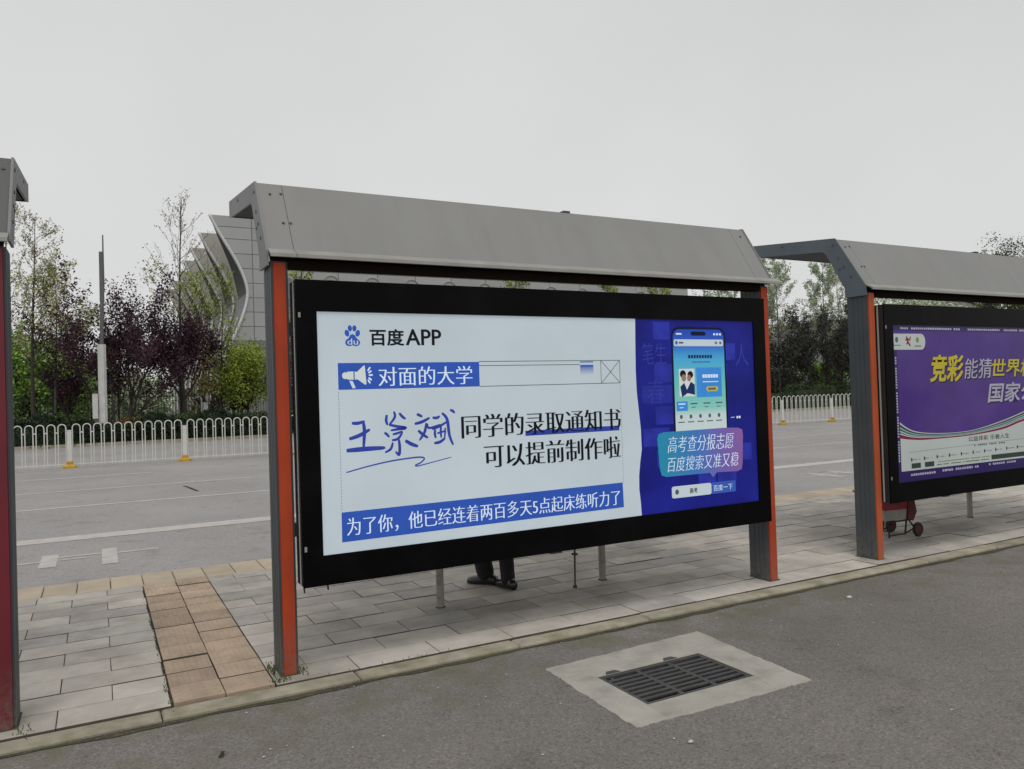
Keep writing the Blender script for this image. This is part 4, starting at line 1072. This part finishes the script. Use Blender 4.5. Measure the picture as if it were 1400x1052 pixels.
def leader(x, y, h, label, seed, mat_, dens=4, w=1.8, bark='bark_pale', r=.10, group=None, name='ginkgo_tree', low=.32, leafs=.06, sp=.10, lowgreen=None):
    rg = random.Random(seed); t = thing(name, label, 'tree', (x, y, 0), group)
    segs = []; tips = []; pts = []; rad = []
    n = 14
    for i in range(n + 1):
        q = i / n; pts.append(Vector((x + .22 * math.sin(q * 3 + seed) * q, y + rg.gauss(0, .03), h * q))); rad.append(max(.012, r * (1 - .92 * q)))
    segs.append((pts, rad))
    nb = int(h * 3.4)
    for b in range(nb):
        q = low + (1 - low) * (b + rg.random()) / nb * .97; i = int(q * n); p = pts[i].lerp(pts[min(i + 1, n)], q * n - i)
        a = rg.uniform(0, 2 * PI); el = rg.uniform(.55, 1.1)
        d = Vector((math.cos(a), math.sin(a), el)).normalized(); L_ = w * (1.08 - q) * rg.uniform(.7, 1.25) + .35
        grow(rg, p, d, L_, max(.012, r * .32 * (1.1 - q)), 2, segs, tips, .35, .40, 2, .55, .10, .007)
    wood('trunk', segs, bark, t)
    P = [p for p, dd in tips]
    leaves('crown', P, dens, leafs, sp, mat_, t, seed=seed)
    if lowgreen: leaves('lower_foliage', [p for p in P if p[2] < h * lowgreen[1]], lowgreen[2], leafs * 1.2, sp * 1.8, lowgreen[0], t, seed=seed + 1)
    return t

def bushy(x, y, h, wd, label, seed, mat_, trunk=.8, n=110, k=60, name='leafy_tree', group=None, leafs=.10, stems=3, cat='tree', clump=.30):
    rg = random.Random(seed); t = thing(name, label, cat, (x, y, 0), group); segs = []
    cz_ = (h + trunk) / 2; pts = []
    for i in range(n):
        a = rg.uniform(0, 2 * PI); ph = math.acos(rg.uniform(-1, 1)); rr_ = (rg.random() ** .4)
        pts.append((x + math.cos(a) * math.sin(ph) * rr_ * wd / 2 * rg.uniform(.8, 1.12), y + math.sin(a) * math.sin(ph) * rr_ * wd / 2, cz_ + math.cos(ph) * rr_ * (h - trunk) / 2 * rg.uniform(.85, 1.1)))
    for s in range(stems):
        b = Vector((x + rg.uniform(-.1, .1) * stems, y + rg.uniform(-.1, .1) * stems, 0)); m1 = b + Vector((rg.uniform(-.3, .3), rg.uniform(-.3, .3), trunk))
        segs.append(([b, m1, Vector((x + rg.uniform(-.3, .3) * wd, y, cz_))], [.09, .07, .03]))
        for j in range(14):
            q = Vector(rg.choice(pts)); segs.append(([m1, m1.lerp(q, .5) + Vector((0, 0, .15)), q], [.035, .022, .008]))
    wood('trunk', segs, 'bark', t)
    leaves('crown', pts, k, leafs, clump, mat_, t, seed=seed)
    return t

GP = 'dark-leaved plum trees beyond the railing'
plum(1.05, 39.3, 8.9, 'large many-stemmed purple-leaved plum tree just right of the pale monitoring pole', 3, 9, wide=.50, k=22, group=GP, leafs=.075)
plum(3.95, 38.6, 6.9, 'purple-leaved plum tree with one straight dark trunk left of the yellow-green tree', 8, 6, wide=.48, trunk=1.9, k=18, group=GP, leafs=.075)
plum(-1.35, 40.4, 4.4, 'small thin purple-leaved plum tree left of the monitoring pole', 15, 4, wide=.5, trunk=1.2, k=4, group=GP)
plum(49.6, 37.0, 9.4, 'wide dark many-stemmed tree seen between the two shelters', 21, 9, 'leaf_plum_r', wide=.55, k=16, group=GP, leafs=.09)
plum(45.2, 37.6, 6.6, 'dark tree seen close beside the right post of the nearest shelter', 22, 5, 'leaf_plum_r', wide=.5, k=9, group=GP, leafs=.10)
plum(53.6, 37.8, 6.4, 'dark tree half hidden by the second shelter post', 23, 5, 'leaf_plum_r', wide=.5, k=9, group=GP, leafs=.10)
plum(9.6, 38.2, 6.0, 'dark-leaved tree hidden behind the nearest billboard', 25, 5, 'leaf_plum', wide=.5, k=6, group=GP)
GG = 'slender young trees with sparse spring leaves'
leader(4.05, 39.9, 12.6, 'tall nearly bare slender tree rising left of the curved building', 4, 'leaf_tan', 1, 2.9, 'bark', .12, GG, lowgreen=('leaf_yellow', .72, 4))
leader(-2.70, 39.2, 10.9, 'tall sparse pinkish-leaved slender tree nearest the left shelter', 5, 'leaf_tan', 4, 1.9, 'bark', .12, GG, lowgreen=('leaf_ginkgo', .75, 4))
leader(-1.85, 40.0, 8.9, 'shorter yellow-green slender tree second from the left shelter', 6, 'leaf_ginkgo', 7, 2.0, 'bark_pale', .08, GG)
leader(-3.9, 40.2, 11.4, 'slender tree partly hidden by the left shelter post', 61, 'leaf_ginkgo', 3, 1.9, 'bark', .10, GG)
leader(6.1, 41.0, 8.8, 'thin green slender tree in front of the curved fins', 62, 'leaf_yellow', 3, 1.5, 'bark', .08, GG, leafs=.07)
leader(5.05, 38.4, 4.6, 'thin sapling trunk beside the white garden post', 63, 'leaf_ochre', 2, .7, 'bark', .05, GG)
leader(47.8, 39.6, 11.9, 'tall pale green slender tree left of the gap between the shelters', 7, 'leaf_far', 9, 2.3, 'bark_pale', .10, GG, leafs=.085)
leader(53.6, 39.8, 12.0, 'tall pale green slender tree close to the second shelter post', 9, 'leaf_far', 9, 2.3, 'bark_pale', .10, GG, leafs=.085)
leader(50.4, 42.5, 10.6, 'grey-green slender tree in the middle of the gap between the shelters', 10, 'leaf_tan', 4, 2.2, 'bark_pale', .10, GG, leafs=.08)
leader(56.5, 41.0, 11.4, 'pale slender tree behind the second shelter post', 12, 'leaf_far', 5, 2.2, 'bark_pale', .10, GG, leafs=.085)
leader(44.6, 41.2, 10.0, 'pale slender tree behind the right post of the nearest shelter', 13, 'leaf_far', 5, 2.0, 'bark_pale', .10, GG, leafs=.085)
for i, (x, y, h, lab) in enumerate(((35.2, 60, 14.4, 'green treetop showing above the billboard, leftmost of three'), (45.8, 60, 14.2, 'green treetop showing above the billboard, middle of three'), (52.3, 60, 14.0, 'green treetop showing above the billboard, rightmost of three'),
                                    (59.0, 60, 13.6, 'small pale treetop above the right end of the billboard'), (63.5, 62, 13.6, 'pale treetop above the billboard beside the shelter post'), (15.7, 62, 16.0, 'thin yellow-green treetop above the left end of the billboard'))):
    leader(x, y, h, lab, 30 + i, 'leaf_yellow' if i < 3 or i == 5 else 'leaf_far', (4 if i < 3 else 2), 3.0 if i != 5 else 1.4, 'bark', .14, 'treetops showing above the nearest billboard', leafs=.12, sp=.16)
GB = 'green trees and bushes behind the iron fence'
bushy(7.3, 41.4, 4.9, 3.6, 'yellow-green leafy tree in front of the grey curved building', 41, 'leaf_yellow', 1.2, 130, 80, group=GB, leafs=.085)
bushy(5.6, 43.5, 3.6, 2.6, 'ochre-green bush left of the yellow-green tree', 42, 'leaf_ochre', .5, 60, 40, group=GB)
bushy(-3.6, 47, 6.6, 4.4, 'bright green leafy tree beside the left shelter post', 43, 'leaf_green', 1.0, 130, 50, group=GB, leafs=.13)
bushy(-1.6, 46, 4.8, 2.8, 'bright green leafy tree in the middle of the left gap', 44, 'leaf_green', 1.2, 80, 50, group=GB, leafs=.12)
bushy(-.2, 50, 4.9, 3.2, 'paler green leafy tree left of the monitoring pole', 45, 'leaf_far', .8, 90, 50, group=GB, leafs=.13)
bushy(-6.4, 49, 8.0, 5.0, 'green leafy tree hidden by the left shelter', 46, 'leaf_green', 1.0, 130, 45, group=GB, leafs=.14)
bushy(2.6, 52, 3.8, 4.0, 'green bush behind the stems of the large plum', 47, 'leaf_far', .4, 90, 45, group=GB, leafs=.14)
for i, (x, y, h, wd, m2, lab) in enumerate(((46.5, 43.5, 3.6, 5.0, 'leaf_dark', 'dark green bush nearest the right post of the nearest shelter'), (51.5, 44, 3.0, 4.4, 'leaf_hedge', 'low green bush in the middle between the shelters'), (56.5, 43, 3.6, 5.0, 'leaf_green', 'green bush beside the second shelter post'),
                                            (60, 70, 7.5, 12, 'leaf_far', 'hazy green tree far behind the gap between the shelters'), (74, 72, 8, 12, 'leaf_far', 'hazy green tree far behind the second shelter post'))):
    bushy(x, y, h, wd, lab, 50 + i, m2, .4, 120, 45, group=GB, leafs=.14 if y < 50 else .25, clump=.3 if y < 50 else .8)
# tall dark tree at the right edge
GR = 'tall trees at the right edge'
bushy(66.4, 31.5, 14.2, 6.0, 'tall dark leafy tree rising above the second shelter at the right edge', 71, 'leaf_dark', 4.0, 150, 80, group=GR, leafs=.09, clump=.38)
bushy(61.4, 31.0, 11.9, 2.8, 'smaller dark treetop left of the tall tree above the second shelter', 72, 'leaf_dark', 6.5, 30, 60, group=GR, leafs=.09, clump=.32)
for i, (x, y) in enumerate(((84, 55), (90, 58), (96, 57), (80, 50))):
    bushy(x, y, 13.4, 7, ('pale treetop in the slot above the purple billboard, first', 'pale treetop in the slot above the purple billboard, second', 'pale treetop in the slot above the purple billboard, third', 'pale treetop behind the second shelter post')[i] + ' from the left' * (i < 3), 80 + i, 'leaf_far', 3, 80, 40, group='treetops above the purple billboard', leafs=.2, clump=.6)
bushy(72, 34, 11.2, 7, 'green tree in the slot above the purple billboard near the right edge', 90, 'leaf_yellow', 3, 110, 45, group=GR, leafs=.14, clump=.4)

# hedges
def hedge(x0, x1, y, z1, dep, m1, label, seed, name='hedge', n=None, bumps=.12):
    t = thing(name, label, 'hedge', ((x0 + x1) / 2, y + SL * x0, 0), 'clipped hedges along the far kerb')
    rg = np.random.default_rng(seed); n = n or int((x1 - x0) * 330)
    xs_ = rg.uniform(x0, x1, n); hh = z1 * (1 + bumps * np.sin(xs_ * 2.1 + seed) * np.sin(xs_ * .77 + 1))
    face = rg.random(n) < .6
    yy = np.where(face, rg.normal(-dep / 2, .06, n), rg.uniform(-dep / 2, dep / 2, n)); zz = np.where(face, rg.uniform(.02, 1, n) * hh, hh * rg.uniform(.88, 1.03, n))
    P = np.stack([xs_, y + SL * xs_ + yy, zz], 1)
    leaves('foliage', P, 3, .075, .06, m1, t, seed=seed)
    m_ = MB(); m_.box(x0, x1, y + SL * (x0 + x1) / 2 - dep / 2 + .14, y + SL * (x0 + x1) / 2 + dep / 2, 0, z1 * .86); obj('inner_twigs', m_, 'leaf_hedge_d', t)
    return t
hedge(-7, -.35, 37.0, 1.25, 1.2, 'leaf_hedge', 'dark green hedge behind the railing left of the monitoring pole', 1)
hedge(-7, 12, 36.3, .78, .5, 'leaf_hedge_d', 'low dark hedge running along the far kerb on the left', 2)
hedge(.9, 12, 37.2, 1.05, 1.0, 'leaf_hedge', 'green hedge behind the railing right of the monitoring pole', 3)
hedge(12, 44, 36.8, 1.1, 1.0, 'leaf_hedge', 'long green hedge behind the nearest billboard', 4, n=6000)
hedge(44, 62, 36.9, 1.55, 1.2, 'leaf_hedge', 'green hedge behind the railing between the two shelters', 5)
GS = 'clipped round shrubs behind the far kerb'
for i, (x, y, r, m2, lab) in enumerate(((2.55, 36.6, .72, 'leaf_hedge_d', 'round dark clipped shrub right of the orange shrub'), (5.1, 36.5, .80, 'leaf_hedge_d', 'round dark clipped shrub in front of the white garden post'),
                                        (1.35, 36.9, .62, 'leaf_orange', 'orange-leaved shrub at the foot of the large plum'), (3.9, 36.8, .6, 'leaf_hedge', 'mid green round shrub between the two dark round shrubs'),
                                        (7.4, 36.7, .62, 'leaf_dark', 'round green shrub nearest the post of the nearest shelter'), (-2.3, 36.8, .8, 'leaf_hedge_d', 'round dark shrub near the left shelter post'))):
    t = thing('round_shrub', lab, 'shrub', (x, y, 0), GS); rg = np.random.default_rng(i + 9); n = 900
    a = rg.uniform(0, 2 * PI, n); cz_ = rg.uniform(-.6, 1, n); s = np.sqrt(np.maximum(0, 1 - cz_ ** 2)); k = rg.uniform(.82, 1.04, n)
    leaves('foliage', np.stack([x + r * s * np.cos(a) * k * 1.15, y + r * s * np.sin(a) * k, r * .8 + r * cz_ * k * .95], 1), 5, .06, .05, m2, t, seed=i)
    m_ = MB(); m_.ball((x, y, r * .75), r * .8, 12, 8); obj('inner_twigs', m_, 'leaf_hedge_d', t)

# grass on the verge
rg = np.random.default_rng(3); n = 9000
P = np.stack([rg.uniform(-8, 14, n), rg.uniform(37.4, 45, n), np.full(n, .05)], 1)
o = leaves('verge_grass', P, 2, .07, .05, 'grass', None, seed=5, kind='stuff'); o['label'] = 'rough grass and ground cover under the trees'; o['category'] = 'grass'

# ------------------------------------------------------------------ iron fence
fy = 41.5
fn = thing('iron_fence', 'dark iron picket fence behind the trees across the road', 'fence', (0, fy, 0))
m_ = MB()
for i in range(int(70 / .14)):
    x = -8 + i * .14
    if 13 < x < 40: continue
    m_.box(x - .011, x + .011, fy + SL * x - .011, fy + SL * x + .011, .25, 2.45)
obj('pickets', m_, 'fence_iron', fn, kind='stuff')
for z in (.45, 2.15):
    m_ = MB(); m_.tube([(-8, fy + SL * -8, z), (62, fy + SL * 62, z)], .022, 4); obj('rail', m_, 'fence_iron', fn)
for i in range(24):
    x = -8 + i * 3.0; m_ = MB(); m_.box(x - .05, x + .05, fy + SL * x - .05, fy + SL * x + .05, 0, 2.6); obj('post', m_, 'fence_iron', fn)
m_ = MB(); m_.box(-8, 62, fy - 1.2, fy - 1.0, 0, .28); 
o = tag(obj('low_wall', m_, 'concrete'), 'low pale wall at the foot of the iron fence', 'wall')

# pale pole and neighbours
pl = thing('monitoring_pole', 'tall pole with a thick pale lower half and a thin grey mast, behind the railing', 'pole', (.22, 36.3, 0))
s_ = (36.3 + 4.67) / (33 + 4.67)
m_ = MB(); m_.prism_z([(.235 + .19 * math.cos(a), 36.3 + .19 * math.sin(a)) for a in [2 * PI * i / 8 + PI / 8 for i in range(8)]], 0, 4.6); obj('pole_base', m_, 'pole_white', pl)
m_ = MB(); m_.tube([(.24, 36.3, 4.6), (.32, 36.3, 7.4)], .085, 10); obj('mast', m_, 'pole_grey', pl)
m_ = MB(); m_.box(.17, .40, 36.15, 36.45, 6.3, 9.0); 
m_ = MB(); m_.tube([(.30, 36.3, 6.6), (.31, 36.3, 8.95)], .10, 8); obj('lamp_housing', m_, 'pole_grey', pl)
m_ = MB(); m_.tube([(.38, 36.3, 7.3), (.39, 36.3, 9.75)], [.045, .03], 6); obj('antenna', m_, 'pole_grey', pl)
m_ = MB(); m_.box(-.20, .03, 36.15, 36.45, 1.15, 2.30); obj('control_box', m_, 'pole_white', pl)
m_ = MB(); m_.box(-.10, .03, 36.2, 36.4, .2, 1.14); obj('box_support', m_, 'pole_grey', pl)
for (x, lab, z0) in ((5.05, 'small white garden post left of the yellow-green tree', 1.2),):
    m_ = MB(); m_.prism_z([(x + .17 * math.cos(a), 39 + .12 * math.sin(a)) for a in [2 * PI * i / 8 for i in range(8)]], 0, 1.75)
    m_.ball((x + .12, 39, 2.0), .20, 8, 6, (.8, .8, 1.2)); m_.tube([(x - .22, 39, 0), (x - .22, 39, 2.0)], .035, 6)
    tag(obj('garden_post', m_, 'white_plain'), lab, 'post')
m_ = MB(); m_.prism_z([(49.1 + .05 * math.cos(a), 38 + .05 * math.sin(a)) for a in [2 * PI * i / 6 for i in range(6)]], 0, 1.8); m_.ball((49.0, 38, 2.1), .22, 8, 6, (1, .6, 1.5))
tag(obj('garden_post', m_, 'white_plain'), 'small pale post in the planting between the two shelters', 'post')

# ------------------------------------------------------------------ large building with curved fins
hall = thing('exhibition_hall', 'large grey building with S-curved fins along its side and a panelled front', 'building', (48, 95, 0))
CV = [(11.80, 24.0), (11.86, 23.6), (12.85, 21.6), (14.40, 18.9), (15.35, 16.9), (15.85, 15.1), (15.75, 13.6), (15.15, 11.6), (14.4, 9.8), (13.6, 8.2), (13.1, 6.6), (12.85, 4.6), (12.75, 0)]
cv = smooth(CV[1:], 4)
def xat(z):
    for a, b in zip(cv, cv[1:]):
        if b[1] <= z <= a[1]: return a[0] + (b[0] - a[0]) * (a[1] - z) / max(1e-6, a[1] - b[1])
    return cv[0][0]
XRH = 82.8; TOP = 23.6
ZR = [0, 3.2, 5.6, 7.3, 9.0, 10.7, 12.4, 14.1, 15.8, 17.5, 19.2, 20.9, 22.3, TOP]
def roof_z(x): return TOP - max(0, (x - 20)) * .0
# core wall behind the panels
m_ = MB(); m_.prism_y([(x + .12, z) for x, z in cv] + [(XRH - .1, 0), (XRH - .1, TOP - .05)], 90.12, 90.6); core = obj('front_wall', m_, 'wall_joint', hall)
GXS = [16.5 + 5.1 * i for i in range(14)]
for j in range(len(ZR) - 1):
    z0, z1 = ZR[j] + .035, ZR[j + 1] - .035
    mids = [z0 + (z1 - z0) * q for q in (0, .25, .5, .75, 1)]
    nm = 'wall' if ZR[j] > 8 else 'wall_dark'  # sky light and haze painted in: upper panels paler, lower ones darker
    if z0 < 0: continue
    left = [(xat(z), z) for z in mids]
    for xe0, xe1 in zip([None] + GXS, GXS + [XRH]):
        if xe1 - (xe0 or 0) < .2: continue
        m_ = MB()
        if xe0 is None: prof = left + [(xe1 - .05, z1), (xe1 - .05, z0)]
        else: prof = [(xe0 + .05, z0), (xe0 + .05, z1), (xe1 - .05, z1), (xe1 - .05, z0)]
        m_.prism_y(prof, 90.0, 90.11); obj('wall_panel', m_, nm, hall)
# arched windows on the front
for i in range(12):
    cx = 20.5 + 5.28 * i; zc = 16.1 - .03 * i
    outer = [(cx + 1.05 * math.cos(a), zc + 1.05 * math.sin(a)) for a in [PI * k / 10 for k in range(11)]]; 
    f_o = [(cx + 1.05, 4.0)] + outer + [(cx - 1.05, 4.0)]
    m_ = MB(); m_.prism_y(f_o, 89.90, 89.99); wdw = obj('arched_window', m_, 'wall', hall)
    pts = [(cx + .98, 89.86, 4)] + [(cx + 1.0 * math.cos(a), 89.86, zc + 1.0 * math.sin(a)) for a in [PI * k / 10 for k in range(11)]] + [(cx - .98, 89.86, 4)]
    m_ = MB(); m_.tube(pts, .07, 4); obj('frame', m_, 'arch_dark', wdw)
    m_ = MB(); m_.prism_y([(cx + .75, 4.2)] + [(cx + .75 * math.cos(a), zc - .2 + .75 * math.sin(a)) for a in [PI * k / 8 for k in range(9)]] + [(cx - .75, 4.2)], 89.87, 89.899); obj('pane', m_, 'wall_dark', wdw)
# fins: the same S-curve repeated into the distance
for i in range(7):
    y0 = 90.0 + 10.5 * i; y1 = y0 + 6.3
    if i > 0:
        m_ = MB(); m_.prism_y([(x + .02, z) for x, z in cv] + [(26, 0), (26, TOP)], y0, y0 + .5); obj('fin', m_, 'wall_warm', hall)
    # side skin, upper overhang louvres painted near-black as shade, lower part plain
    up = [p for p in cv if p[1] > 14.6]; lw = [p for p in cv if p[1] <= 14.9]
    for nm, ps, m2 in (('louvred_soffit', up, 'louvre_shaded'), ('side_skin', lw, 'fin_side')):
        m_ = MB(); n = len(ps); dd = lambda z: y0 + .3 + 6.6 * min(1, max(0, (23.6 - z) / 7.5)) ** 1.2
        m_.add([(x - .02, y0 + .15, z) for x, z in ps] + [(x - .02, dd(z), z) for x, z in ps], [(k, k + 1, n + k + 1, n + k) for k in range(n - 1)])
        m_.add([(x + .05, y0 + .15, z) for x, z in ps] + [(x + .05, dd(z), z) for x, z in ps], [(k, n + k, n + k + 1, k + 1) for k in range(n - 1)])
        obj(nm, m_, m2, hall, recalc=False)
    m_ = MB(); m_.tube([(x - .03, y0 - .03, z) for x, z in cv], .17, 6); obj('edge_trim', m_, 'trim', hall, smooth=True)
    m_ = MB(); m_.tube([(x - .12, y0 + 3.2, z) for x, z in cv if z < 12.5], .12, 5); obj('edge_trim', m_, 'trim', hall, smooth=True)
m_ = MB(); m_.box(17.2, 82.7, 96.4, 160, 0, TOP - .5); obj('main_hall', m_, 'wall_dark', hall)
m_ = MB(); m_.box(17.3, XRH, 89.95, 96.3, TOP + .01, TOP + .2); obj('parapet', m_, 'wall', hall)
m_ = MB(); m_.box(18.5, XRH - .1, 90.65, 96.35, 0, TOP - .1); obj('front_hall', m_, 'wall_dark', hall)

# distant hall behind the second shelter
h2 = thing('distant_hall', 'low pale building with a sloping roof seen above the purple billboard', 'building', (150, 95, 0))
m_ = MB(); m_.prism_y([(136, 0), (136, 15.2), (160, 19.0), (185, 15), (185, 0)], 95, 125); obj('wall', m_, 'wall', h2)
m_ = MB(); m_.prism_y([(134, 15.1), (134, 15.6), (160, 19.8), (186, 15.6), (186, 15.1), (160, 19.2)], 94.4, 126); obj('roof', m_, 'white_plain', h2)
# wooded skyline
rg = np.random.default_rng(8); n = 2600
P = np.stack([rg.uniform(-60, 12, n), rg.uniform(170, 190, n), np.abs(rg.normal(3.2, 2.0, n))], 1)
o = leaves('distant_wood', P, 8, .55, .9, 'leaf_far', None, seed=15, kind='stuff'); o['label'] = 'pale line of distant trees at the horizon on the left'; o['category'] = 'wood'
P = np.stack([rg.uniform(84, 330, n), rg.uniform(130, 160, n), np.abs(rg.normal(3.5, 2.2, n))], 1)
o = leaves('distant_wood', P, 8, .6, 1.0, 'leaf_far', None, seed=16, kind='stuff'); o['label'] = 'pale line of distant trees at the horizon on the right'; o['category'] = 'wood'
